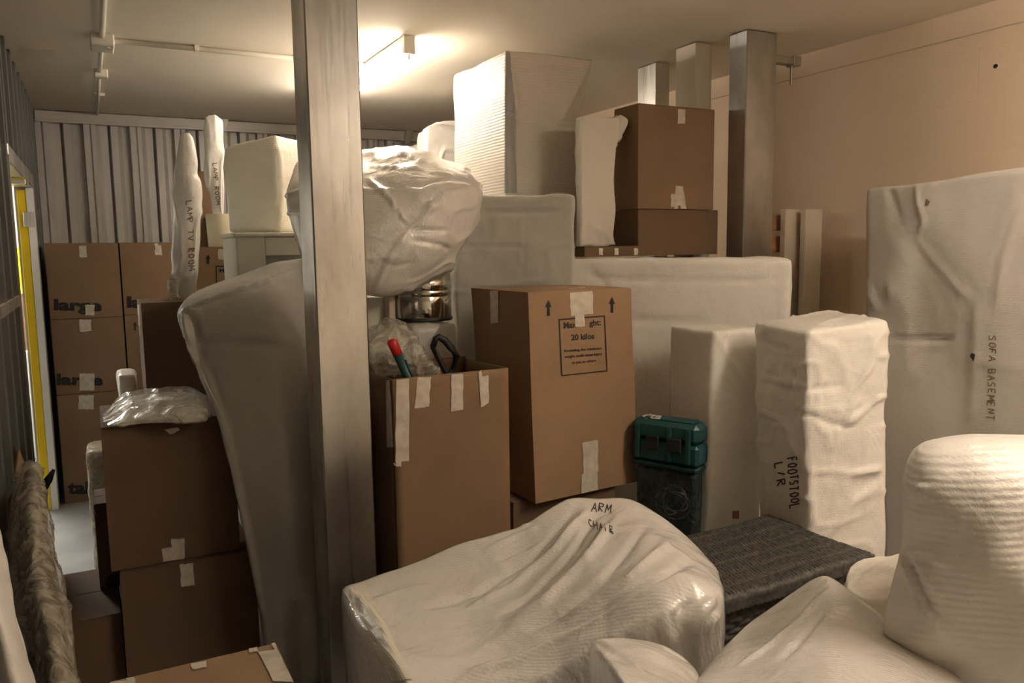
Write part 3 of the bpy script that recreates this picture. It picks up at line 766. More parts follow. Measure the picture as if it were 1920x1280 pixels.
def col8(pts, bot, top):
    """pts: list of (x,y) LF RF RB LB; z per corner"""
    return [(p[0], p[1], bot[i]) for i, p in enumerate(pts)]+[(p[0], p[1], top[i]) for i, p in enumerate(pts)]
LF = P(416, 300, 4.12); RF = P(518, 300, 4.0); RB = P(610, 300, 4.25); LB = LF+(RB-RF)
zb0 = ctop+.004
s = cuboid(col8([LF, RF, RB, LB], [zb0]*4, [P(416, 276, 4.12)[2], P(512, 247, 4.0)[2], P(600, 275, 4.25)[2], P(480, 262, 4.3)[2]]), .012)
s.smooth(14).rough(.008, 4, 21, ramp=.004, rs=6).creases([([(517, 262), (527, 300), (530, 350), (528, 400), (520, 428)], .008, .008), ([(424, 415), (480, 405), (512, 410)], .008, .006)])
o = s.obj('wrapped_cushion', M['foamc']); tag(o, 'cream foam wrapped cube on the cream cabinet, left of the front column', 'wrapped cushion')

# ================================================================== LEFT FOREGROUND
xk0, xk1 = AY(190, 900, 3.1)[0], AY(440, 900, 3.1)[0]
z_lk = .463
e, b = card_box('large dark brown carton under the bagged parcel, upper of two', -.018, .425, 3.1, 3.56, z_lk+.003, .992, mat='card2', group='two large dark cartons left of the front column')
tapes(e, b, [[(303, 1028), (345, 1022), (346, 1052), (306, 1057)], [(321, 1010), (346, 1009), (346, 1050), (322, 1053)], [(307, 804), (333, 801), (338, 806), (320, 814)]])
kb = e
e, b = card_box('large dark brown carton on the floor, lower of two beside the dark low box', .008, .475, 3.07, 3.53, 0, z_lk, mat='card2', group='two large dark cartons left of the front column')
tapes(e, b, [[(337, 1058), (362, 1055), (365, 1096), (340, 1100)]])
# clear bag parcel on top
zk = .996
G = [[(198, 768, 3.02), (225, 742, 3.04), (270, 728, 3.04), (315, 724, 3.04), (360, 727, 3.02), (386, 744, 3.0)],
     [(191, 780, 2.93), (222, 752, 2.95), (270, 738, 2.96), (315, 734, 2.96), (362, 738, 2.94), (392, 757, 2.92)],
     [(192, 788, 2.84), (222, 768, 2.86), (270, 758, 2.87), (315, 754, 2.87), (360, 756, 2.86), (390, 766, 2.86)],
     [(200, 797, 2.77), (230, 790, 2.78), (270, 784, 2.79), (315, 780, 2.80), (352, 776, 2.81), (384, 776, 2.83)]]
s = drape(G, zk+.004, 10, 14, rings=6).smooth(6).rough(.008, 8, 31, ramp=.008, rs=9); s.V[:, 2] = np.maximum(s.V[:, 2], zk+.002)
bp = empty('bagged_parcel', (.2, 3.3, zk), 'clear plastic bag parcel lying on the upper large dark carton', 'bagged parcel')
Vc = s.V.mean(0); inner = Surf(Vc+(s.V-Vc)*np.array([.9, .9, .82])+np.array([.0, 0, -.008]), s.F); inner.V[:, 2] = np.maximum(inner.V[:, 2], zk+.004)
inner.obj('contents', M['orange'], bp); s.obj('plastic_bag', M['bag'], bp)
# low box and small cartons left of the big ones
low_t = .30
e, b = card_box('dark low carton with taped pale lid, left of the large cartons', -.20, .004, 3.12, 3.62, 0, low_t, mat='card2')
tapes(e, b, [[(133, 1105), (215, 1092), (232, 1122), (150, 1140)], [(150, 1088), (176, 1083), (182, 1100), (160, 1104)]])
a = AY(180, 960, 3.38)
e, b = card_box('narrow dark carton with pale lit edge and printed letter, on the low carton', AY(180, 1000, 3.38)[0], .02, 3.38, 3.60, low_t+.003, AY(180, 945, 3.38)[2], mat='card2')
tapes(e, b, [[(170, 955), (178, 955), (180, 965), (171, 965)]])
printed('printed_letter', b, 's', [(198, 1078), (232, 1073), (232, 1096), (199, 1100)], M['ink'], e, .04)
a = AY(167, 850, 4.4)
e, b = card_box('small bubble wrapped carton stack on the floor behind the narrow carton', a[0], a[0]+.2, 4.4, 4.62, 0, a[2], mat='card3')
s = cuboid(box8(a[0]-.012, a[0]+.212, 4.385, 4.635, .01, a[2]+.012), .02).smooth(2).rough(.006, 12, 8); s.obj('bubble_sheet', M['bub'], e)
# bottom-left carton near the camera
zt0 = .62
p0 = AZ(205, 1268, zt0); p1 = AZ(517, 1206, zt0)
e, b = card_box('brown carton with taped top at the bottom left edge of the photo', p0[0], p1[0], p1[1]-.46, p1[1], 0, zt0, mat='card3', flaps=False)
fb = MB().box(p0[0], p1[0], p1[1]-.46, p1[1], zt0-.0035, zt0+.001).build('lid', M['card3'], e)
tapes(e, fb, [[(208, 1267), (250, 1260), (256, 1290), (205, 1290)], [(355, 1234), (386, 1228), (388, 1252), (360, 1256)], [(478, 1212), (515, 1206), (550, 1280), (512, 1278)], [(465, 1214), (480, 1211), (484, 1222), (468, 1226)]])
# bubble wrapped frame leaning on the left wall
G = [[(42, 912, 2.5), (60, 904, 2.5), (78, 914, 2.5)], [(32, 960, 2.42), (60, 958, 2.38), (90, 965, 2.42)], [(22, 1050, 2.3), (62, 1050, 2.22), (103, 1052, 2.3)], [(24, 1110, 2.2), (72, 1105, 2.12), (118, 1110, 2.2)],
     [(38, 1170, 2.1), (84, 1170, 2.02), (131, 1165, 2.1)], [(62, 1235, 2.02), (102, 1240, 1.95), (143, 1232, 2.02)], [(80, 1330, 1.95), (120, 1330, 1.9), (156, 1330, 1.95)]]
s = shell(G, (-.02, .25, .02), 14, 12, 8).smooth(5)
fr = empty('wrapped_picture', tuple(P(90, 1330, 2.0)*np.array([1, 1, 0])), 'bubble wrapped upright picture leaning by the left wall', 'wrapped picture')
inner = Surf(s.V.mean(0)+(s.V-s.V.mean(0))*np.array([.8, .9, .93]), s.F)
inner.obj('cardboard_sleeve', M['card2'], fr)
s.rough(.01, 9, 41, ramp=.01, rs=9).obj('bubble_sheet', M['bub'], fr)
# brown sheet behind and the pale foam at the edge
G = [[(36, 842, 2.9), (48, 870, 2.9), (58, 880, 2.9)], [(22, 940, 2.75), (38, 940, 2.75), (55, 942, 2.75)], [(14, 1060, 2.6), (30, 1060, 2.6), (50, 1060, 2.6)]]
o = shell(G, (-.02, .05, 0), 8, 8, 3).obj('cardboard_sheet', M['card']); tag(o, 'thin brown cardboard sheet leaning on the left wall behind the bubble wrapped picture', 'cardboard sheet')
G = [[(-60, 985, 1.75), (-20, 985, 1.75), (0, 1000, 1.75)], [(-50, 1090, 1.65), (-10, 1090, 1.6), (22, 1100, 1.65)], [(-40, 1180, 1.55), (0, 1180, 1.5), (40, 1185, 1.55)], [(-30, 1300, 1.5), (30, 1300, 1.42), (72, 1300, 1.5)]]
s = shell(G, (-.02, .12, 0), 14, 14, 6).smooth(4).rough(.006, 6, 43); o = s.obj('foam_bundle', M['foamw']); tag(o, 'pale foam wrapped panel cut off at the bottom left corner of the photo', 'foam bundle')
# dark handle leaning at door
o = MB().tube([AZ(66, 1190, 0)*np.array([0, 0, 0])+P(82, 925, 3.1)*np.array([1, 1, 0])+np.array([-.03, -.02, .002]), P(82, 925, 3.1), P(90, 900, 3.12), P(101, 880, 3.14)], [.010, .012, .016, .006], 8).build('hand_tool', M['black'], smooth=True); tag(o, 'dark pointed handle sticking up by the doorway foot', 'tool handle')

# ================================================================== UPENDED WRAPPED SOFA behind the column
G = [[(372, 545, 3.35), (450, 515, 3.3), (510, 495, 3.28), (560, 486, 3.28), (620, 478, 3.3), (690, 475, 3.3)],
     [(338, 572, 3.0), (430, 548, 3.0), (500, 535, 3.0), (560, 525, 3.0), (620, 518, 3.02), (690, 515, 3.05)],
     [(331, 605, 2.9), (420, 600, 2.88), (500, 590, 2.86), (560, 585, 2.86), (620, 580, 2.9), (690, 580, 2.95)],
     [(372, 700, 2.88), (440, 690, 2.84), (510, 690, 2.82), (565, 690, 2.82), (620, 690, 2.88), (690, 690, 2.95)],
     [(412, 800, 2.86), (470, 800, 2.83), (525, 800, 2.82), (570, 800, 2.82), (620, 800, 2.88), (690, 800, 2.95)],
     [(440, 920, 2.86), (490, 920, 2.83), (535, 920, 2.82), (578, 920, 2.82), (620, 920, 2.88), (690, 920, 2.95)],
     [(466, 1040, 2.86), (505, 1040, 2.84), (545, 1040, 2.82), (582, 1040, 2.82), (620, 1040, 2.88), (690, 1040, 2.95)],
     [(494, 1170, 2.86), (525, 1170, 2.84), (560, 1170, 2.84), (590, 1170, 2.84), (625, 1170, 2.88), (690, 1170, 2.95)],
     [(508, 1290, 2.86), (540, 1290, 2.84), (565, 1290, 2.84), (595, 1290, 2.84), (630, 1290, 2.88), (690, 1290, 2.95)]]
G = [[(min(x, 664), y, t+(.11 if x > 555 else .05)) for x, y, t in r_] for r_ in G]
s = shell(G, (.03, .27, -.02), 11, 11, 10).smooth(4)
s.creases([([(345, 590), (352, 620), (360, 660), (395, 720), (420, 790), (445, 900), (470, 1020), (500, 1180)], .014, .022), ([(336, 575), (365, 585), (372, 600)], .012, .012), ([(372, 640), (420, 642), (480, 640), (568, 655)], .010, -.018),
           ([(340, 580), (400, 560), (480, 535), (560, 505)], .012, .014), ([(362, 600), (375, 640), (378, 700)], .01, -.016), ([(440, 815), (500, 822), (566, 815)], .01, -.006), ([(395, 700), (425, 790)], .014, -.012)])
s.rough(.006, 4, 51, ramp=.004, rs=4, rst=(1, 1, .6)); s.V[:, 2] = np.maximum(s.V[:, 2], .003)
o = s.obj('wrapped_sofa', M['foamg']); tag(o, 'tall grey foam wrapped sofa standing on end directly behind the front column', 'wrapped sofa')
for qd in ([(336, 588), (358, 592), (376, 690), (350, 650)], [(350, 650), (376, 690), (420, 790), (398, 745)]): quad_decal('film_edge', o, qd, M['foamw'], o, 16, .005)

# pale cabinet, pot and foam block behind the front column
kc = empty('pale_cabinet', (.95, 3.35, 0), 'pale narrow cabinet behind the right edge of the front column', 'cabinet')
xr_ = AY(731, 600, 3.2)[0]
MB().box(.935, xr_, 3.26, 3.62, 0, 1.40, bev=.003).build('carcass', M['cab'], kc)
MB().box(xr_, xr_+.028, 3.205, 3.63, 0, 1.41, bev=.003).build('end_panel', M['paintw'], kc)
s = cuboid(box8(xr_+.04, 1.335, 3.06, 3.45, 0, 1.29), .018).smooth(5).rough(.006, 6, 61, ramp=.004, rs=8)
o = s.obj('wrapped_block', M['foamg']); tag(o, 'grey foam wrapped block under the shiny steel bin', 'wrapped block')
py_ = 3.22; a = AY(742, 600, py_); c = AY(848, 600, py_); cx, rr = (a[0]+c[0])/2, (c[0]-a[0])/2-.002; cx -= .004
zb = 1.295; zt = AY(790, 512, py_)[2]; py0 = 3.24
pt = empty('steel_bin', (cx, py0, zb), 'shiny stainless steel bin under the glossy wrapped bundle', 'bin')
pr = [(0, zb), (rr*.97, zb), (rr, zb+.006), (rr, zb+.10), (rr*.985, zb+.104), (rr*.985, zb+.108), (rr, zb+.112), (rr, zb+.125), (rr*.985, zb+.129), (rr*.985, zb+.133), (rr, zb+.137), (rr, zt), (rr*.97, zt), (rr*.97, zb+.01), (0, zb+.01)]
lathe(MB(), cx, py0, pr, 64).build('body', M['chrome'], pt, True)
lathe(MB(), cx, py0, [(rr+.001, zb), (rr+.005, zb+.004), (rr+.005, zb+.012), (rr+.001, zb+.016), (rr+.001, zb)], 64).build('base_ring', M['black'], pt, True).parent = [c_ for c_ in pt.children if c_.name.startswith('body')][0]

# glossy wrapped bundle
G = [[(552, 300, 3.50), (620, 288, 3.5), (690, 283, 3.5), (755, 274, 3.5), (830, 296, 3.5), (872, 312, 3.45)],
     [(538, 345, 3.32), (610, 330, 3.25), (690, 322, 3.2), (760, 312, 3.18), (835, 322, 3.2), (892, 335, 3.26)],
     [(535, 380, 3.25), (610, 385, 3.10), (690, 375, 3.02), (765, 375, 3.0), (838, 375, 3.06), (906, 364, 3.22)],
     [(545, 425, 3.22), (620, 440, 3.06), (690, 450, 2.98), (770, 445, 2.98), (830, 435, 3.05), (890, 425, 3.2)],
     [(563, 480, 3.22), (630, 500, 3.06), (690, 515, 3.0), (755, 505, 3.02), (815, 490, 3.08), (862, 470, 3.2)],
     [(585, 520, 3.25), (640, 545, 3.15), (695, 552, 3.08), (735, 552, 3.1), (790, 534, 3.15), (848, 505, 3.22)]]
s = shell(G, (.10, .26, .0), 16, 16, 10, bulge=.02).smooth(5)
s.creases([([(690, 335), (735, 375), (768, 430)], .012, .014), ([(768, 430), (730, 485), (700, 545)], .012, .014), ([(768, 430), (830, 370), (900, 350)], .012, .012), ([(768, 430), (800, 432), (850, 432)], .010, -.010),
           ([(720, 345), (790, 350), (850, 335)], .012, -.012), ([(760, 400), (800, 380), (850, 372)], .008, -.008), ([(690, 300), (760, 296), (840, 318)], .01, .010), ([(690, 312), (770, 315), (860, 332)], .008, .010), ([(775, 450), (830, 460), (845, 470)], .01, -.012),
           ([(740, 375), (750, 410), (768, 428)], .008, -.010), ([(700, 480), (740, 500), (790, 490)], .012, -.006)])
s.rough(.008, 5, 71, ramp=.010, rs=7, rst=(1, 1, 1.6))
o = s.obj('wrapped_bundle', M['foamgl']); tag(o, 'bulky glossy film wrapped bundle lying behind the front column above the steel bin', 'wrapped bundle')

# ================================================================== MIDDLE: OPEN CARTON WITH TOOLS
xo0, xo1, yo0, yo1, zo = .870, 1.312, 2.553, 2.93, 1.168
e = empty('open_carton', ((xo0+xo1)/2, (yo0+yo1)/2, 0), 'open brown carton holding tools, right of the front column', 'box')
zl = AY(737, 711, yo0)[2]; zr = AY(952, 690, yo0)[2]
def panel(mb, p, q, z0, za, zb_, th, nrm):
    p = np.array(p); q = np.array(q); n = np.array(nrm)*th
    c = [(*p, z0), (*q, z0), (*(q+n), z0), (*(p+n), z0), (*p, za), (*q, zb_), (*(q+n), zb_), (*(p+n), za)]
    s = cuboid(c, .03); s.disp(.004*noise(s.V*4, 5)*np.clip(np.sin(np.pi*s.U[:, 0]), 0, 1)); return s
fp = panel(None, (xo0, yo0), (xo1, yo0), .0, zl, zr, .006, (0, 1)).obj('front_panel', M['card'], e)
panel(None, (xo1-.006, yo0+.007), (xo1-.006, yo1), .0, zr, zr-.01, .006, (1, 0)).obj('side_panel', M['card'], e)
lp = panel(None, (xo0-.004, yo0+.012), (xo0-.03, yo1), .0, zl, zr-.01, .006, (1, 0)).obj('side_panel', M['card2'], e)
panel(None, (xo0-.02, yo1+.001), (xo1, yo1+.001), .0, zr, zr, .006, (0, 1)).obj('back_panel', M['cardin'], e)
MB().box(xo0, xo1-.008, yo0+.01, yo1-.005, .0, .008).build('bottom', M['cardin'], e)
tapes(e, fp, [[(743, 711), (767, 710), (767, 864), (741, 866)], [(782, 707), (808, 706), (804, 762), (777, 765)], [(846, 702), (868, 700), (868, 767), (845, 772)], [(897, 696), (916, 692), (916, 754), (901, 764)], [(737, 866), (752, 862), (752, 874), (739, 874)]], )
quad_decal('tape', lp, [(724, 712), (731, 712), (737, 838), (726, 838)], M['tape'], e, 6)
# contents block so the tools stand on something
tl = empty('cordless_tool', (.93, 2.68, .6), 'teal tool shaft with red cap sticking out of the open carton', 'tool')
p0 = AY(735, 640, 2.70); p1 = AY(768, 715, 2.68); p2 = p1+(p1-p0)*2.2
MB().tube([p0+(p1-p0)*.14, p1, p2], .0165, 16).build('shaft', M['teal'], tl, True)
MB().tube([p0-(p1-p0)*.05, p0+(p1-p0)*.0, p0+(p1-p0)*.33], [.014, .0185, .0185], 18).build('cap', M['red'], tl, True)
MB().tube([p0+(p1-p0)*.45+np.array([.014, -.012, 0]), p1+np.array([.014, -.012, 0])], .005, 8).build('rib', M['teald'], tl, True)
hd = empty('saw_handle', (1.1, 2.68, .5), 'black looped handle sticking out of the open carton', 'tool handle')
loop = [(817, 634), (812, 650), (822, 672), (834, 695), (842, 705), (850, 690), (856, 668), (846, 652), (834, 638), (822, 631)]
MB().tube([AY(x, y, 2.72) for x, y in loop+[loop[0], loop[1]]], [.011, .012, .010, .010, .010, .011, .014, .014, .014, .012, .011, .012], 12).build('grip', M['black'], hd, True)
MB().tube([AY(842, 700, 2.72), AY(842, 700, 2.72)+np.array([.02, 0, -.5])], [.014, .012], 10).build('blade_stem', M['black'], hd, True)
# plastic bag around the tool
G = [[(700, 655, 2.86), (715, 625, 2.86), (745, 606, 2.86), (772, 625, 2.86), (785, 665, 2.86)], [(686, 660, 2.80), (705, 630, 2.78), (742, 612, 2.78), (785, 640, 2.80), (800, 680, 2.82)],
     [(690, 680, 2.78), (715, 665, 2.75), (748, 660, 2.75), (795, 672, 2.77), (815, 688, 2.8)], [(700, 695, 2.80), (725, 690, 2.77), (755, 690, 2.76), (800, 692, 2.77), (830, 698, 2.8)], [(712, 703, 2.82), (735, 704, 2.79), (760, 706, 2.78), (795, 706, 2.79), (840, 704, 2.82)]]
G = [[(x, y, t+.17) for x, y, t in r_] for r_ in G]
s = shell(G, (0, .1, 0), 12, 12, 6, bulge=.05).smooth(3).rough(.01, 14, 81, ramp=.012, rs=14); o = s.obj('plastic_bag', M['bag']); tag(o, 'crumpled clear plastic bag behind the red capped tool in the open carton', 'plastic bag')

# twenty kilo carton and the one below
x20 = 1.393
c8 = [AY(1004, 945, 2.55), AY(1194, 914, 2.60), AY(1194, 914, 2.60)+np.array([.0, .37, 0]), AY(1004, 945, 2.55)+np.array([-.02, .40, 0]),
      AY(990, 548, 2.555), AY(1183, 536, 2.555), AY(1183, 536, 2.555)+np.array([0, .42, 0]), AX(882, 545, x20)]
c8 = [np.array(v) for v in c8]; zb20 = c8[0][2]; zt20 = c8[4][2]
for i in (0, 1, 2, 3): c8[i][2] = zb20
for i in (4, 5, 6, 7): c8[i][2] = zt20
e = empty('cardboard_box', tuple(c8[0]), 'tall brown carton with framed twenty kilos weight notice and two arrows', 'box')
s = cuboid(c8, .02); U = s.U; s.disp(.006*np.sin(np.pi*U[:, 0])*np.sin(np.pi*U[:, 1]+.01)+.004*noise(s.V*3, 3)); b = s.obj('carton', M['card3'], e)
b.data.polygons.foreach_set('use_smooth', [False]*len(b.data.polygons))
tapes(e, b, [[(1068, 540), (1111, 537), (1112, 588), (1070, 592)], [(1076, 560), (1095, 560), (1096, 612), (1078, 612)], [(1091, 830), (1120, 824), (1121, 882), (1094, 888)], [(1090, 888), (1120, 880), (1120, 925), (1089, 932)], [(920, 545), (936, 544), (936, 605), (922, 607)]])
arrow(b, 1028, 562, 12, 30, e); arrow(b, 1147, 556, 12, 30, e)
fr = [(1047, 598), (1134, 591), (1139, 696), (1052, 705)]
notice(e, b, fr, ('Max', [(1056, 604), (1080, 602), (1081, 614), (1057, 616)]), ('20 kilos', [(1070, 627), (1114, 624), (1114, 635), (1071, 638)]),
  [('ght:', [(1104, 600), (1126, 598), (1126, 613), (1105, 614)]), ('Exceeding the maximum', [(1058, 655), (1127, 650), (1128, 656), (1058, 661)]), ('weight could cause injury', [(1058, 666), (1129, 660), (1129, 667), (1059, 673)]), ('to you or others', [(1072, 677), (1117, 673), (1117, 679), (1072, 684)])], .028)
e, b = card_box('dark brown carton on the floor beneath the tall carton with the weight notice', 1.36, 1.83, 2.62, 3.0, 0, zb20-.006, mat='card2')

# ================================================================== BIG WRAPPED SOFA (L-shaped)
A0 = P(862, 500, 3.66); A1 = P(1490, 500, 3.36)
zu = P(1490, 487, 3.36)[2]; zc = P(870, 368, 3.66)[2]
dirx = (A1-A0); dirx[2] = 0; Lw = np.linalg.norm(dirx); dirx /= Lw; back = np.array([-.0, 1.0, 0])
us = empty('wrapped_corner_sofa', (A0[0], A0[1], 0), 'huge white foam wrapped sofa with raised left end, across the middle of the room', 'wrapped sofa')
c = [A0, A1, A1+np.array([.06, .86, 0]), A0+np.array([.12, .90, 0])]
s = cuboid(col8(c, [0]*4, [zu+.03, zu+.006, zu, zu+.01]), .016).smooth(8)
s.creases([([(1090, 520), (1200, 525), (1350, 528), (1488, 522)], .012, -.008), ([(1180, 600), (1250, 603), (1350, 600)], .02, -.008), ([(1100, 500), (1130, 530), (1180, 600)], .02, -.01)])
s.rough(.006, 3.2, 91, ramp=.004, rs=3, rst=(1, 1, 1.5)); s.V[:, 2] = np.maximum(s.V[:, 2], .002); sofa_body = s.obj('wrapped_body', M['foamw'], us)
ax = P(1081, 450, 3.54)
B0 = P(853, 450, 3.61); k = np.linalg.norm((ax-B0)[:2])
c = [B0, B0+dirx*k, B0+dirx*(k-.01)+np.array([.03, .2, 0]), B0+np.array([.06, .26, 0])]
s = cuboid(col8(c, [.9]*4, [zc, zc-.012, zc-.01, zc]), .012).smooth(9)
s.creases([([(875, 375), (900, 395), (910, 440)], .012, .010), ([(860, 395), (960, 398), (1075, 395)], .012, -.010), ([(855, 460), (980, 462), (980, 530)], .008, -.010), ([(870, 540), (970, 545), (1075, 540)], .010, -.012), ([(975, 395), (977, 530)], .007, .006)])
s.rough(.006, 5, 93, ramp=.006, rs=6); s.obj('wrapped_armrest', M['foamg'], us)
ztop = zu+.022

# tall wrapped piece on the sofa
Yv = 3.40
p = lambda px, py, Y=Yv: AY(px, py, Y)
zt_v = p(945, 92)[2]
LFb = p(950, 400); RFb = p(1088, 400); LFt = p(947, 92); RFt = p(1114, 104)
xl_b = AX(846, 350, LFb[0]); xl_t = AX(850, 140, LFt[0])
c8 = [(LFb[0], Yv, ztop), (RFb[0], Yv, ztop), (RFb[0]+.02, Yv+.38, ztop), (LFb[0]+.005, xl_b[1], ztop),
      (LFt[0], Yv, zt_v), (RFt[0], Yv, zt_v-.0), (RFt[0], Yv+.40, zt_v), (LFt[0], xl_t[1], zt_v)]
s = cuboid(c8, .012); V = s.V; h = (V[:, 2]-ztop)/(zt_v-ztop)
# the wrap is pulled in below the flared top right corner
fx = np.clip((V[:, 0]-LFb[0])/(RFt[0]-LFb[0]), 0, 1)
pull = .075*fx*np.exp(-((h-.66)/.22)**2)*(h < .99); V[:, 0] -= pull; V[:, 1] += .012*np.exp(-((h-.6)/.25)**2)*(fx > .1)*(V[:, 1] < Yv+.05)
s.smooth(4)
s.creases([([(950, 95), (968, 180), (970, 220), (955, 225)], .010, .012), ([(1105, 120), (1070, 190), (1045, 240)], .014, .012), ([(975, 130), (1030, 120), (1100, 125)], .02, -.010), ([(968, 215), (972, 370)], .008, .008), ([(1020, 230), (1025, 370)], .01, .006), ([(1045, 235), (1050, 370)], .01, -.006)])
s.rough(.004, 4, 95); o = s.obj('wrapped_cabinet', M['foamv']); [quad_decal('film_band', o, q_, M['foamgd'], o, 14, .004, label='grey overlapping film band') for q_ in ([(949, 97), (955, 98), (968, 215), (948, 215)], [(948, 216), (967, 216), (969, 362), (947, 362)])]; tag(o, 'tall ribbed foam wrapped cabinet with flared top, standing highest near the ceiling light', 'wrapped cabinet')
# flared wrapped piece behind to the right
Yw = 3.10
f = lambda px, py: AY(px, py, Yw)
RB_ = [(1089, 1170, 216), (1089, 1181, 228), (1089, 1174, 248), (1089, 1160, 268), (1089, 1156, 300), (1089, 1153, 340), (1089, 1156, 380), (1089, 1156, 405), (1089, 1152, 440), (1089, 1157, 462)]
V = []; rows_ = []
G = []
for l, r_, py in RB_:
    G.append([tuple((l*(1-t)+r_*t, py+3*math.sin(t*9+py), AYt)) for t, AYt in ((t, None) for t in (0, .25, .5, .75, 1))])
def grid_plane(G, Y): 
    out = []
    for row in G:
        q = []
        for (x, y, _) in row:
            d = D(x, y); q.append((x, y, Y/d[1]))
        out.append(q)
    return out
s = shell(grid_plane(G, Yw), (.05, .12, 0), 8, 12, 6).smooth(3).rough(.006, 6, 97, (1, 1, .3), .012, 12, (1, 1, .2)); s.V[:, 2] = np.maximum(s.V[:, 2], ztop)
s.V[:, 0] = np.maximum(s.V[:, 0], 0)
o = s.obj('wrapped_chair', M['foam']); tag(o, 'flared foam wrapped chair squeezed between the ribbed cabinet and the tall brown carton', 'wrapped chair')
# rounded wrapped item to the left behind
G = [[(800, 236, 0), (820, 230, 0), (850, 227, 0), (880, 230, 0)], [(797, 250, 0), (820, 248, 0), (850, 246, 0), (885, 250, 0)], [(797, 300, 0), (820, 300, 0), (850, 300, 0), (885, 300, 0)], [(797, 400, 0), (820, 400, 0), (850, 400, 0), (885, 400, 0)], [(797, 520, 0), (820, 520, 0), (850, 520, 0), (885, 520, 0)]]
s = shell(grid_plane(G, 4.6), (.1, .4, 0), 14, 10, 8).smooth(8).rough(.008, 6, 99, ramp=.012, rs=7); s.V[:, 2] = np.where(s.V[:, 2] < 1.5, (s.V[:, 2]-s.V[:, 2].min())/(1.5-s.V[:, 2].min())*1.5, s.V[:, 2])
o = s.obj('wrapped_roll', M['foamw']); tag(o, 'rounded cream wrapped piece just left of the tall ribbed cabinet', 'wrapped roll')
G = [[(782, 272, 0), (795, 266, 0), (815, 264, 0)], [(775, 300, 0), (795, 300, 0), (820, 300, 0)], [(775, 380, 0), (795, 380, 0), (820, 380, 0)], [(775, 520, 0), (795, 520, 0), (820, 520, 0)]]
s = shell(grid_plane(G, 5.2), (.0, .3, 0), 14, 10, 6).smooth(6).rough(.008, 6, 98); s.V[:, 2] = np.where(s.V[:, 2] < 1.5, (s.V[:, 2]-s.V[:, 2].min())/(1.5-s.V[:, 2].min())*1.5, s.V[:, 2])
o = s.obj('wrapped_roll', M['foamg']); tag(o, 'small wrapped top showing below the rounded cream piece near the back wall', 'wrapped roll')

# brown cartons on the sofa
Yb_ = 3.06
a = AY(1197, 193, Yb_); c = AY(1340, 200, Yb_); zm = AY(1250, 393, Yb_)[2]
yk = AX(1152, 212, a[0])[1]
e, b = card_box('tall brown carton standing on another carton before the steel columns', a[0], c[0], Yb_, min(yk, 3.4), zm+.003, a[2], mat='card')
tapes(e, b, [[(1271, 199), (1285, 200), (1284, 232), (1270, 232)], [(1258, 364), (1270, 362), (1270, 392), (1257, 392)], [(1266, 348), (1278, 346), (1287, 360), (1287, 392), ][:4] and [(1266, 347), (1280, 350), (1287, 392), (1265, 392)]])
e, b = card_box('brown carton lying under the tall carton on the big wrapped sofa', AY(1203, 440, Yb_-.015)[0]-.02, AY(1346, 400, Yb_-.015)[0], Yb_-.015, 3.38, ztop+.0, zm, mat='card2')
e, b = card_box('low open brown carton with three tapes at the sofa top, left of the stacked cartons', AY(1096, 470, 3.01)[0], AY(1208, 470, 3.01)[0], 3.01, 3.09, ztop, AY(1150, 461, 3.01)[2], mat='card2')
tapes(e, b, [[(1123, 461), (1130, 461), (1130, 486), (1122, 486)], [(1152, 461), (1159, 461), (1159, 486), (1151, 486)], [(1188, 461), (1195, 461), (1196, 486), (1189, 486)]])

# bed slats by the wall
bd = empty('bed_frame_parts', (3.1, 3.2, 0), 'cream painted bed frame uprights with orange slats against the right wall', 'bed frame')
for (l, r_, y0) in ((1474, 1502, 392), (1512, 1543, 392)):
    Y = 3.04 if l == 1474 else 2.96
    a = AY(l, y0, Y); c = AY(r_, y0, Y); MB().box(a[0], c[0], Y, Y+.04, 0, a[2], bev=.004).build('upright', M['paintw'], bd)
for i in range(9):
    z = 1.77-.012-i*.115; a = AY(1450, 430, 3.12); c = AY(1512, 430, 3.12)
    MB().box(a[0]-.1, c[0], 3.12, 3.14, z-.085, z, bev=.004).build('slat', M['wood'], bd)
MB().box(AY(1500, 430, 3.10)[0], AY(1514, 430, 3.10)[0], 3.10, 3.12, 0, 1.76).build('side_rail', M['wood'], bd)

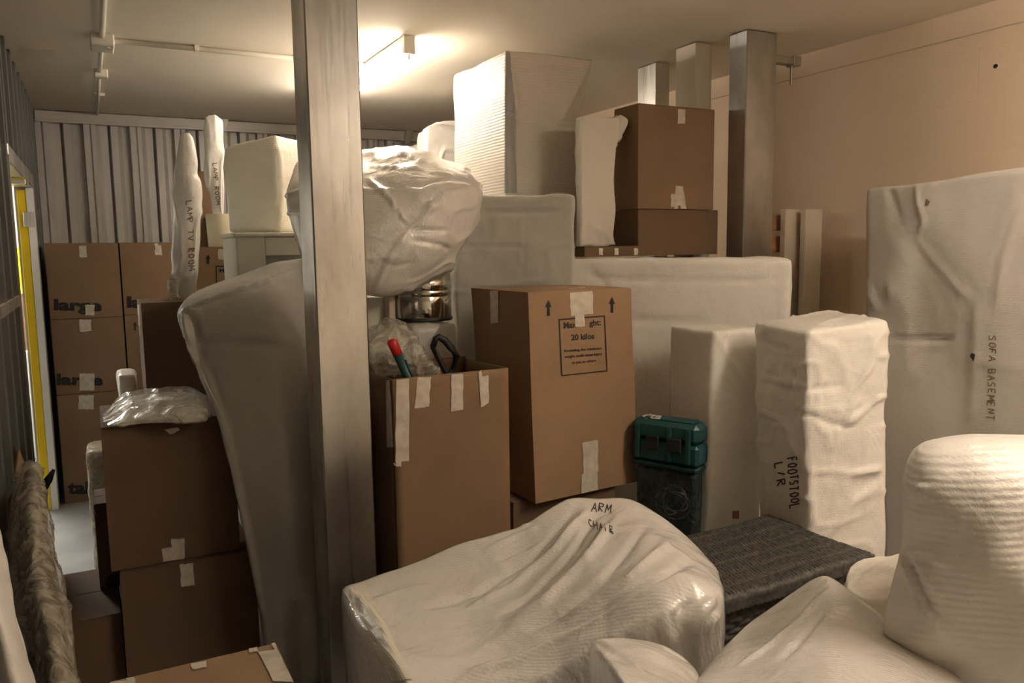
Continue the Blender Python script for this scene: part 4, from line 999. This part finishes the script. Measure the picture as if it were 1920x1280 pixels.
# ================================================================== RIGHT SIDE
# sofa against right wall
n = np.array([1.0, .12, 0]);
def W(px, py, x=2.98): return PLN(px, py, (x, 2.2, 1.0), (1.0, .10, 0))
def gridW(rows, x=2.98, adj=None):
    out = []
    for r_ in rows:
        q = []
        for it in r_:
            px, py = it[:2]; dx = it[2] if len(it) > 2 else 0
            p_ = W(px, py, x+dx*.4); q.append((px, py, (p_-CAM) @ fw))
        out.append(q)
    return out
G = [[(1622, 352, .12), (1680, 346, .05), (1725, 340), (1790, 330), (1860, 320), (1925, 312), (2010, 300, .05)],
     [(1619, 400, .10), (1680, 400, .03), (1730, 400, -.02), (1790, 395), (1860, 390), (1930, 385), (2010, 380, .03)],
     [(1620, 480, .10), (1680, 480, .02), (1730, 480, .05), (1790, 480), (1860, 480), (1930, 480), (2010, 480)],
     [(1622, 560, .10), (1680, 560, .05), (1730, 560, .09), (1790, 560, .05), (1860, 560, .0), (1930, 560), (2010, 560)],
     [(1618, 635, .10), (1680, 635, .11), (1740, 635, .12), (1800, 635, .07), (1860, 635, .0), (1930, 635), (2010, 635)],
     [(1630, 720, .10), (1690, 720, .08), (1745, 720, .08), (1800, 720, .06), (1860, 720, .01), (1930, 720), (2010, 720)],
     [(1640, 820, .10), (1700, 820, .08), (1750, 820, .06), (1800, 820, .05), (1860, 820, .01), (1930, 820), (2010, 820)],
     [(1650, 960, .10), (1710, 960, .08), (1760, 960, .06), (1810, 960, .05), (1860, 960, .01), (1930, 960), (2010, 960)],
     [(1660, 1130, .10), (1715, 1130, .08), (1765, 1130, .06), (1815, 1130, .05), (1865, 1130, .01), (1930, 1130), (2010, 1130)]]
s = shell(gridW(G, 2.86), (.30, .06, .0), 11, 11, 8).smooth(4)
s.creases([([(1718, 345), (1720, 380), (1732, 420), (1715, 445)], .008, .010), ([(1715, 445), (1760, 500), (1800, 545), (1820, 558)], .010, .008), ([(1668, 532), (1670, 550), (1664, 562)], .02, .008), ([(1622, 500), (1635, 560), (1648, 585)], .014, .012), ([(1668, 637), (1740, 636), (1800, 634)], .01, -.012),
           ([(1830, 560), (1830, 640), (1822, 760), (1820, 800)], .03, .007), ([(1920, 380), (1880, 480), (1868, 600)], .02, .005), ([(1665, 350), (1690, 420)], .02, -.008)])
s.rough(.005, 2.5, 101, ramp=.004, rs=3); s.V[:, 2] = np.maximum(s.V[:, 2], .003); s.V[:, 0] = np.minimum(s.V[:, 0], XR-.02)
o = s.obj('wrapped_sofa', foam('foam_wrap_matt', (.56, .52, .47), ribst=.12, rough=.6, coat=.1, wr=.25)); tag(o, 'large foam wrapped sofa handwritten for the basement, upright against the right wall', 'wrapped sofa')
handwrite(o, 'SOFA BASEMENT', (1868, 630), (1865, 792), (-14, -1), M['pen2'], o, 1.7, 9)
for q in ([(1822, 661), (1829, 664), (1826, 677), (1819, 668)], [(1737, 372), (1744, 378), (1740, 386), (1734, 385)]): quad_decal('tear', o, q, M['black'] if q[0][0] > 1800 else M['pen2'], o, 3)

# wrapped box 1
LF = P(1336, 800, 2.95); z_t = P(1337, 620, 3.05)[2]
Lb_t = P(1255, 612, 3.12); Lb_b = P(1250, 950, 3.12)
def dirn(a, b): d = np.array(b)-np.array(a); d[2] = 0; return d/np.linalg.norm(d)
RFt = P(1432, 619, 3.12); RFb = P(1428, 985, 3.12)
LFt = P(1337, 620, 3.05); LFb = P(1322, 985, 3.05)
LBt = P(1256, 614, 3.28); LBb = P(1246, 950, 3.26)
RBt = LBt+(RFt-LFt); RBb = LBb+(RFb-LFb)
s = cuboid(col8([LFb, RFb, RBb, LBb], [0]*4, [0]*4)[:4]+[(q[0], q[1], z_t) for q in (LFt, RFt, RBt, LBt)], .013).smooth(3)
s.creases([([(1340, 625), (1365, 670), (1400, 720)], .01, .010), ([(1337, 750), (1370, 745), (1405, 750)], .008, .005), ([(1336, 830), (1400, 825)], .008, .005)]).rough(.004, 4, 105)
s.V[:, 2] = np.maximum(s.V[:, 2], .002); o = s.obj('wrapped_box', M['foamw']); tag(o, 'upright ribbed foam wrapped box between the teal case and the footstool', 'wrapped box')
# footstool
LFt = P(1513, 612, 2.68); RFt = P(1668, 592, 2.78); LBt = P(1410, 602, 2.98)
LFb = P(1530, 1000, 2.68); RFb = P(1672, 1035, 2.72); LBb = P(1440, 960, 2.93)
RBt = LBt+(RFt-LFt); RBb = LBb+(RFb-LFb); z_t = P(1513, 615, 2.68)[2]
s = cuboid([(q[0], q[1], 0) for q in (LFb, RFb, RBb, LBb)]+[(q[0], q[1], z_t+dz) for q, dz in ((LFt, -.01), (RFt, .015), (RBt, .03), (LBt, .0))], .011)
bul = np.array([1575., 0]); s.smooth(6)
s.creases([([(1510, 640), (1515, 720), (1508, 780), (1515, 880), (1520, 1000)], .012, .010), ([(1655, 600), (1625, 690), (1590, 770), (1580, 800)], .010, .012), ([(1580, 800), (1650, 745), (1665, 740)], .010, .012), ([(1500, 770), (1560, 795), (1600, 800)], .012, -.010),
   ([(1600, 890), (1640, 880), (1690, 885)], .012, .022), ([(1420, 705), (1480, 720), (1520, 725)], .007, .007), ([(1417, 800), (1430, 860), (1445, 950)], .010, .012), ([(1425, 640), (1480, 655), (1490, 700), (1478, 760)], .008, -.008), ([(1480, 800), (1485, 830), (1500, 860)], .01, .01), ([(1510, 730), (1600, 722)], .01, -.010), ([(1415, 770), (1440, 775), (1480, 795)], .008, .008),
   ([(1560, 1000), (1600, 940), (1660, 900)], .02, .012), ([(1440, 600), (1520, 615), (1600, 590), (1650, 598)], .015, .010)])
s.rough(.007, 5, 107, ramp=.008, rs=10, rst=(1, 1, 1.3)); s.V[:, 2] = np.maximum(s.V[:, 2], .002)
o = s.obj('wrapped_footstool', M['foamw']); tag(o, 'crumpled foam wrapped footstool block with black handwriting, behind the wicker trunk', 'wrapped footstool')
handwrite(o, 'FOOTSTOOL', (1494, 856), (1500, 955), (-17, 3), M['pen'], o, 2.6, 12)
handwrite(o, 'L/R', (1468, 866), (1474, 912), (-15, 4), M['pen'], o, 2.6, 13)

# teal tool case and clear tub
yT = 2.50
a = P(1192, 800, 2.80); 
tx0 = 1.86; ty0 = 2.20
e = empty('tool_case', (2.0, 2.4, .7), 'teal plastic power tool case with black latches, on the clear tub', 'tool case')
zt1 = P(1250, 790, 3.1)[2]; zb1 = P(1250, 870, 3.1)[2]
# oriented box: near long face from (1190,..) to (1312,..)
p0 = P(1183, 868, 3.2); p1 = P(1308, 866, 3.02); dx = dirn(p0, p1); dy = np.array([-dx[1], dx[0], 0])
Lc = np.linalg.norm((p1-p0)[:2]); 
def obox(mb, o, dx, dy, l0, l1, w0, w1, z0, z1, bev=.006):
    t = MB().box(l0, l1, w0, w1, z0, z1, bev=bev)
    V = [(o[0]+x*dx[0]+y*dy[0], o[1]+x*dx[1]+y*dy[1], z) for x, y, z in t.V]; return mb.add(V, t.F)
zm1 = zb1+(zt1-zb1)*.52
obox(MB(), p0, dx, dy, 0, Lc, 0, .10, zb1, zm1-.002, .012).build('base', M['teal'], e)
lid = obox(MB(), p0, dx, dy, .0, Lc, .0, .10, zm1, zt1, .018).build('lid', M['teal'], e)
obox(MB(), p0, dx, dy, .03, Lc-.03, .02, .08, zt1-.002, zt1+.008, .004).build('raised_top', M['teal'], e)
for l in (.07, Lc-.12): obox(MB(), p0, dx, dy, l, l+.055, -.012, .004, zm1-.035, zm1+.022, .004).build('latch', M['black'], e).parent = lid
for l in (.02, Lc-.05, Lc*.55): obox(MB(), p0, dx, dy, l, l+.02, -.008, .004, zb1+.01, zt1-.02, .003).build('rib', M['teal'], e)
top = [c_ for c_ in e.children if c_.name.startswith('raised_top')][0]
printed('brand_lettering', top, 'makita', [(1172, 771), (1246, 777), (1238, 786), (1166, 780)], M['white'], e, .03).parent = top
z_tub = zb1-.003
e = empty('clear_tub', (2.0, 2.4, 0), 'dark clear plastic tub holding a coiled pale cable, under the teal case', 'storage tub')
o0 = p0+dx*.015
obox(MB(), o0, dx, dy, 0, Lc-.03, .01, .09, .45, z_tub-.02, .012).build('tub', M['tub'], e)
obox(MB(), o0, dx, dy, -.01, Lc-.02, .0, .10, z_tub-.02, z_tub, .006).build('lid', M['teald'], e)
pts = []
cc_ = o0+dx*(Lc*.55)+dy*(-.004)
for k in range(90):
    t = k*.28; pts.append(cc_+dx*(.055+.02*math.sin(k*.13))*math.cos(t)+np.array([0, 0, 1])*((.05+.02*math.cos(k*.2))*math.sin(t))+dy*(.03+.012*math.sin(k*.31))+np.array([0, 0, .60-cc_[2]]))
MB().tube(pts, .003, 6).build('coiled_cable', M['white'], e, True)
b_ = obox(MB(), o0, dx, dy, 0, Lc-.02, .0, .10, 0, .447, .008).build('dark_crate', M['teald']); tag(b_, 'dark crate on the floor under the clear tub, mostly hidden by the armchair', 'crate')

# wicker trunk
zl_ = AZ(1640, 1035, .64)
TB = P(1447, 964, 2.82); TR_ = P(1641, 1036, 2.50); ztk = P(1641, 1036, 2.50)[2]
TB = AZ(1440, 962, ztk); TR_ = AZ(1642, 1036, ztk); TF = AZ(1345, 1128, ztk); 
dU = TF-TR_; dV = TB-TR_     # long and short edges
TL = TB+dU
wt = empty('wicker_trunk', (*((TB+TF)/2)[:2], 0), 'dark grey woven wicker trunk with flat lid, behind the armchair', 'wicker trunk')
LU, LV = np.linalg.norm(dU), np.linalg.norm(dV); eu, ev = dU/LU, dV/LV; c_in = (TB+TF)/2
def lidmesh():
    nu, nv = int(LU/.0026), int(LV/.0030); U, V_ = np.meshgrid(np.linspace(0, LU, nu), np.linspace(0, LV, nv), indexing='ij')
    band = .066; bi = np.floor(V_/band); fv = (V_/band)-bi
    ph = np.where(bi % 2 == 0, 0, .5)
    slant = U+(fv-.5)*.016*np.where(bi % 2 == 0, 1, 1)
    strand = np.abs(np.sin(np.pi*(slant/.0135+ph)))
    h = .0065*strand*np.clip(np.sin(np.pi*np.clip(fv*1.0, 0, 1))*1.6, 0, 1)
    cord = np.exp(-((np.minimum(fv, 1-fv)*band)/.0045)**2); h += .0045*cord*(.6+.4*np.sin(U/.007*np.pi+bi))
    e_ = np.minimum(np.minimum(U, LU-U), np.minimum(V_, LV-V_)); edge = np.clip(e_/.02, 0, 1)
    h = h*np.clip(edge, 0.3, 1)+.004*np.exp(-(e_/.012)**2)*(.6+.4*np.sin((U+V_)/.009*np.pi)) - .014*(1-np.sqrt(np.clip(1-(1-np.clip(e_/.016, 0, 1))**2, 0, 1)))
    h += .004*noise(np.stack([U.ravel()*5, V_.ravel()*5, U.ravel()*0], 1), 4).reshape(U.shape)
    A = TR_+U[..., None]*eu+V_[..., None]*ev; A = A.copy(); A[..., 2] = ztk+h-.004
    def fn(q, f): o = q.copy(); o[:, 2] = q[:, 2]-(.035+0*q[:, 2])*f; return o
    return closed_grid(A, fn, 5)
lidmesh().obj('lid', M['wick'], wt)
def side(o, du, Ls, z0, z1, nrm):
    nu, nz = int(Ls/.004), int((z1-z0)/.0035); U, Z = np.meshgrid(np.linspace(0, Ls, nu), np.linspace(z0, z1, nz), indexing='ij')
    row = .015; ri = np.floor(Z/row); fz = Z/row-ri
    h = .0055*np.sin(np.pi*fz)*(.55+.45*np.sin(np.pi*(U/.038+ri)))
    gap = (np.sin(np.pi*(U/.038+ri)) < -.85); h = np.where(gap, h-.002, h)
    wob = .003*np.sin(U*60+ri*1.7)
    A = o+U[..., None]*du+h[..., None]*nrm; A = A.copy(); A[..., 2] = Z+wob*.5
    return A
ins = .022
bz = ztk-.04
Oc = TR_+eu*ins+ev*ins; lu, lv = LU-2*ins, LV-2*ins
upn = np.array([0, 0, 1.0]); 
for (o_, du, Ls) in ((Oc, eu, lu), (Oc+eu*lu, ev, lv), (Oc+eu*lu+ev*lv, -eu, lu), (Oc+ev*lv, -ev, lv)):
    nr = np.cross(du, upn); mid = o_+du*Ls/2-(Oc+eu*lu/2+ev*lv/2); 
    if nr @ mid < 0: nr = -nr
    A = side(o_, du, Ls, .02, bz, nr)
    def fn(q, f, nr=nr): return q-nr*.012*f
    closed_grid(A, fn, 2).obj('woven_side', M['wick'], wt)
def loopring(name, z, r):
    pts = [Oc, Oc+eu*lu, Oc+eu*lu+ev*lv, Oc+ev*lv, Oc]; pts = [np.array([p_[0], p_[1], z]) for p_ in pts]
    m = MB()
    for a, b in zip(pts[:-1], pts[1:]):
        n_ = 60; d = (b-a); q = np.cross(d/np.linalg.norm(d), upn)
        m.tube([a+d*k/n_+q*.003*math.sin(k*.9)+upn*.003*math.cos(k*.9) for k in range(n_+1)], r, 8)
        m.tube([a+d*k/n_-q*.003*math.sin(k*.9)-upn*.003*math.cos(k*.9) for k in range(n_+1)], r, 8)
    return m.build(name, M['wick'], wt, True)
loopring('top_braid', bz-.004, .006); loopring('base_braid', .012, .008)
tb = AZ(1379, 972, ztk); MB().box(tb[0]-.012, tb[0]+.012, tb[1]-.003, tb[1]+.001, ztk, ztk+.03, rot=-.5, bev=.001).build('leather_tab', M['leather'], wt)

# ================================================================== ARMCHAIR and front pieces
G = [[(640, 1099, 2.20), (700, 1078, 2.22), (780, 1048, 2.25), (860, 1013, 2.28), (925, 997, 2.30), (975, 982, 2.32), (1020, 952, 2.34), (1068, 928, 2.36), (1125, 931, 2.36), (1182, 932, 2.33), (1235, 962, 2.25), (1290, 1008, 2.15), (1350, 1070, 2.02)],
     [(646, 1118, 2.10), (710, 1110, 2.12), (790, 1094, 2.14), (870, 1072, 2.17), (935, 1052, 2.19), (985, 1035, 2.2), (1035, 1005, 2.22), (1085, 980, 2.23), (1140, 972, 2.22), (1195, 972, 2.18), (1250, 1000, 2.10), (1305, 1038, 2.0), (1358, 1084, 1.92)],
     [(664, 1150, 1.98), (725, 1150, 2.0), (805, 1140, 2.02), (885, 1125, 2.04), (950, 1105, 2.06), (1000, 1085, 2.06), (1055, 1055, 2.06), (1105, 1030, 2.06), (1155, 1015, 2.05), (1210, 1012, 2.0), (1262, 1030, 1.95), (1312, 1058, 1.89), (1360, 1096, 1.85)],
     [(700, 1195, 1.86), (755, 1198, 1.87), (830, 1192, 1.89), (905, 1178, 1.91), (965, 1155, 1.92), (1020, 1132, 1.92), (1070, 1105, 1.92), (1120, 1080, 1.91), (1170, 1060, 1.9), (1220, 1048, 1.88), (1270, 1055, 1.85), (1315, 1075, 1.82), (1360, 1108, 1.80)],
     [(742, 1250, 1.72), (790, 1258, 1.72), (860, 1262, 1.73), (930, 1245, 1.75), (985, 1222, 1.76), (1040, 1195, 1.77), (1090, 1165, 1.77), (1140, 1135, 1.77), (1190, 1110, 1.76), (1235, 1090, 1.76), (1280, 1086, 1.76), (1320, 1098, 1.76), (1358, 1125, 1.77)],
     [(765, 1300, 1.66), (815, 1320, 1.66), (880, 1322, 1.66), (945, 1305, 1.67), (1000, 1280, 1.68), (1055, 1252, 1.69), (1105, 1222, 1.69), (1155, 1195, 1.69), (1200, 1170, 1.69), (1245, 1150, 1.69), (1285, 1150, 1.70), (1322, 1152, 1.71), (1352, 1165, 1.74)]]
s = drape(G, .22, 16, 8, rings=14).smooth(3)
s.creases([([(1080, 950), (1000, 1040), (900, 1110), (780, 1150)], .014, -.014), ([(1100, 955), (1040, 1030), (960, 1100), (860, 1150)], .014, .016), ([(1120, 965), (1060, 1050), (1000, 1110), (930, 1160)], .014, -.014), ([(1160, 965), (1100, 1050), (1020, 1130), (940, 1175)], .014, .018),
   ([(1215, 985), (1130, 1085), (1050, 1150), (980, 1185)], .016, -.012), ([(1260, 1010), (1180, 1085), (1110, 1130), (1040, 1170)], .014, .014), ([(1300, 1045), (1230, 1090), (1120, 1150), (1030, 1200)], .016, -.012), ([(1010, 985), (960, 1010), (900, 1035)], .010, .010), ([(1030, 1000), (975, 1030), (920, 1055)], .008, -.010),
   ([(860, 1270), (960, 1240), (1060, 1190), (1180, 1120), (1290, 1065)], .014, .012), ([(650, 1105), (690, 1180), (735, 1270)], .008, -.010), ([(660, 1110), (705, 1170), (750, 1260)], .008, .012), ([(1340, 1120), (1300, 1160), (1230, 1200)], .014, .014), ([(1290, 1130), (1250, 1170), (1210, 1200)], .01, -.012), ([(1280, 1180), (1330, 1165), (1350, 1150)], .01, .012)])
s.rough(.005, 5, 111, ramp=.004, rs=6)
ac = s.obj('wrapped_armchair', M['foamgl']); tag(ac, 'glossy foam wrapped armchair with handwriting on its high corner, bottom middle', 'wrapped armchair')
quad_decal('film_band', ac, [(644, 1106), (684, 1094), (775, 1275), (738, 1275)], M['foamc'], ac, 24, .004, label='creased cream film band')
handwrite(ac, 'ARM', (1112, 942), (1150, 946), (-3, 17), M['pen'], ac, 1.8, 21)
handwrite(ac, 'CHAIR', (1102, 973), (1152, 988), (2, 14), M['pen'], ac, 1.7, 22)
b_ = MB().box(.62, 1.18, 1.35, 1.95, 0, .215, bev=.01).build('low_crate', M['card2']); tag(b_, 'low brown box hidden beneath the wrapped armchair', 'box')

G = [[(1112, 1203, 1.52), (1150, 1198, 1.55), (1190, 1200, 1.58), (1235, 1208, 1.6), (1275, 1228, 1.6), (1300, 1252, 1.56)],
     [(1112, 1212, 1.44), (1160, 1218, 1.46), (1210, 1222, 1.48), (1250, 1232, 1.5), (1292, 1255, 1.5), (1308, 1270, 1.5)],
     [(1128, 1228, 1.36), (1180, 1240, 1.38), (1225, 1250, 1.4), (1265, 1265, 1.4), (1305, 1285, 1.4), (1322, 1298, 1.4)],
     [(1160, 1270, 1.24), (1210, 1280, 1.26), (1255, 1292, 1.28), (1295, 1310, 1.28), (1330, 1330, 1.28), (1345, 1345, 1.28)],
     [(1200, 1330, 1.15), (1250, 1340, 1.16), (1290, 1350, 1.18), (1330, 1370, 1.18), (1360, 1390, 1.18), (1375, 1405, 1.18)]]
s = drape(G, .0, 14, 14, rings=22).smooth(4).creases([([(1120, 1205), (1165, 1235), (1210, 1270)], .01, .008), ([(1240, 1215), (1300, 1250), (1330, 1275)], .02, -.006)]).rough(.005, 5, 113)
s.V[:, 2] = np.maximum(s.V[:, 2], .002)
o = s.obj('wrapped_stool', M['foamgl']); tag(o, 'pointed corner of a glossy foam wrapped stool at the bottom edge before the armchair', 'wrapped stool')

G = [[(1345, 1228, 1.64), (1385, 1188, 1.68), (1430, 1150, 1.72), (1490, 1108, 1.76), (1535, 1078, 1.78), (1565, 1082, 1.78), (1610, 1118, 1.76), (1680, 1170, 1.72), (1760, 1225, 1.66)],
     [(1330, 1240, 1.60), (1380, 1205, 1.63), (1435, 1170, 1.66), (1495, 1130, 1.68), (1540, 1100, 1.70), (1580, 1100, 1.70), (1630, 1135, 1.68), (1700, 1190, 1.64), (1780, 1245, 1.58)],
     [(1310, 1262, 1.50), (1370, 1235, 1.52), (1435, 1208, 1.53), (1500, 1175, 1.54), (1550, 1155, 1.55), (1600, 1155, 1.55), (1660, 1180, 1.54), (1730, 1225, 1.50), (1810, 1275, 1.46)],
     [(1300, 1290, 1.38), (1370, 1275, 1.39), (1440, 1258, 1.40), (1510, 1240, 1.40), (1565, 1228, 1.41), (1620, 1228, 1.41), (1690, 1245, 1.40), (1760, 1280, 1.38), (1850, 1320, 1.34)],
     [(1310, 1370, 1.2), (1390, 1365, 1.2), (1460, 1355, 1.2), (1530, 1345, 1.2), (1590, 1340, 1.2), (1650, 1340, 1.2), (1720, 1360, 1.2), (1800, 1390, 1.2), (1900, 1420, 1.2)]]
s = drape(G, .0, 16, 12, rings=22).smooth(5).creases([([(1575, 1085), (1500, 1160), (1440, 1210), (1370, 1260)], .008, .006), ([(1550, 1140), (1500, 1200), (1450, 1250)], .008, -.006)]).rough(.005, 4, 115)
s.V[:, 2] = np.maximum(s.V[:, 2], .002)
ff = s.obj('wrapped_chair', M['foamgl']); tag(ff, 'smooth peaked foam wrapped chair at the bottom edge, right of the armchair', 'wrapped chair')

G = [[(1590, 1062, 2.30), (1620, 1044, 2.32), (1650, 1036, 2.34), (1700, 1034, 2.34), (1760, 1040, 2.3)], [(1584, 1085, 2.2), (1615, 1065, 2.2), (1650, 1055, 2.2), (1700, 1052, 2.2), (1765, 1060, 2.2)],
     [(1588, 1110, 2.08), (1620, 1100, 2.06), (1655, 1090, 2.06), (1705, 1085, 2.06), (1770, 1090, 2.06)], [(1600, 1160, 1.98), (1640, 1150, 1.96), (1670, 1140, 1.96), (1715, 1130, 1.96), (1780, 1130, 1.96)]]
s = drape(G, .0, 14, 14, rings=20).smooth(4).rough(.012, 9, 117, ramp=.010, rs=9); s.V[:, 2] = np.maximum(s.V[:, 2], .002)
o = s.obj('wrapped_pouffe', M['foam']); tag(o, 'small crumpled foam wrapped lump between the wicker trunk and the big right wrap', 'wrapped pouffe')

G = [[(1712, 838, 1.72), (1740, 822, 1.74), (1800, 812, 1.75), (1870, 812, 1.75), (1940, 815, 1.75), (2010, 820, 1.75), (2080, 826, 1.72)],
     [(1697, 858, 1.60), (1730, 832, 1.56), (1800, 818, 1.55), (1870, 818, 1.55), (1940, 820, 1.55), (2010, 825, 1.55), (2090, 840, 1.6)],
     [(1690, 895, 1.54), (1730, 885, 1.49), (1800, 880, 1.47), (1870, 880, 1.46), (1940, 880, 1.46), (2010, 885, 1.47), (2095, 890, 1.52)],
     [(1688, 960, 1.53), (1735, 955, 1.47), (1800, 950, 1.44), (1870, 950, 1.42), (1940, 950, 1.42), (2010, 950, 1.44), (2100, 950, 1.5)],
     [(1686, 1020, 1.53), (1740, 1020, 1.47), (1805, 1020, 1.43), (1870, 1020, 1.40), (1940, 1020, 1.40), (2010, 1020, 1.42), (2100, 1020, 1.5)],
     [(1668, 1090, 1.52), (1735, 1090, 1.46), (1800, 1090, 1.42), (1870, 1090, 1.39), (1940, 1090, 1.38), (2010, 1090, 1.42), (2100, 1090, 1.5)],
     [(1652, 1150, 1.50), (1725, 1150, 1.46), (1795, 1155, 1.42), (1870, 1160, 1.40), (1940, 1165, 1.38), (2010, 1170, 1.42), (2100, 1170, 1.5)],
     [(1650, 1186, 1.50), (1715, 1210, 1.46), (1790, 1225, 1.43), (1870, 1240, 1.40), (1940, 1250, 1.40), (2010, 1255, 1.43), (2100, 1260, 1.5)],
     [(1672, 1216, 1.52), (1730, 1248, 1.50), (1790, 1278, 1.48), (1865, 1300, 1.46), (1940, 1312, 1.46), (2010, 1320, 1.48), (2100, 1325, 1.52)]]
s = shell(G, (.27, .17, -.16), 12, 12, 10, bulge=.0).smooth(5)
s.creases([([(1688, 1035), (1712, 1100), (1745, 1160), (1775, 1200)], .010, .014), ([(1700, 1025), (1740, 1080), (1780, 1130)], .012, .010), ([(1695, 1040), (1725, 1110), (1750, 1150)], .014, -.012), ([(1685, 1030), (1740, 1035), (1800, 1070)], .012, .010), ([(1690, 930), (1720, 925), (1745, 915)], .014, .010)])
s.rough(.005, 4, 121, ramp=.003, rs=4)
o = s.obj('wrapped_armchair', foam('foam_wrap_bold_ribs', (.79, .755, .71), rib=(0, .1, 1), rs=24, ribst=.6, rough=.5, coat=.35, wr=.45)); tag(o, 'big ribbed white foam wrapped armchair filling the bottom right corner', 'wrapped armchair')

# ================================================================== CORRIDOR THINGS
yp = empty('door_post', (XL-.19, 5.25, 0), 'yellow painted corridor post seen through the doorway', 'post')
MB().box(XL-.085, XL-.039, DY1-.08, DY1-.032, 0, 1.985, bev=.003).build('post', M['yellow'], yp)
e, b = card_box('brown carton in the bright corridor, seen through the doorway', -1.0, -.50, 7.2, 7.6, .86, 1.30, mat='card3')
o = MB().box(-1.05, -.48, 7.15, 7.65, 0, .858, bev=.01).build('white_crate', M['cwhite']); tag(o, 'white crate in the corridor under the brown carton', 'crate')
o = MB().box(-.80, -.50, 8.3, 8.36, 0, 1.66, bev=.005).build('yellow_panel', M['yellow']); tag(o, 'yellow panel deeper in the corridor behind the brown carton', 'panel')
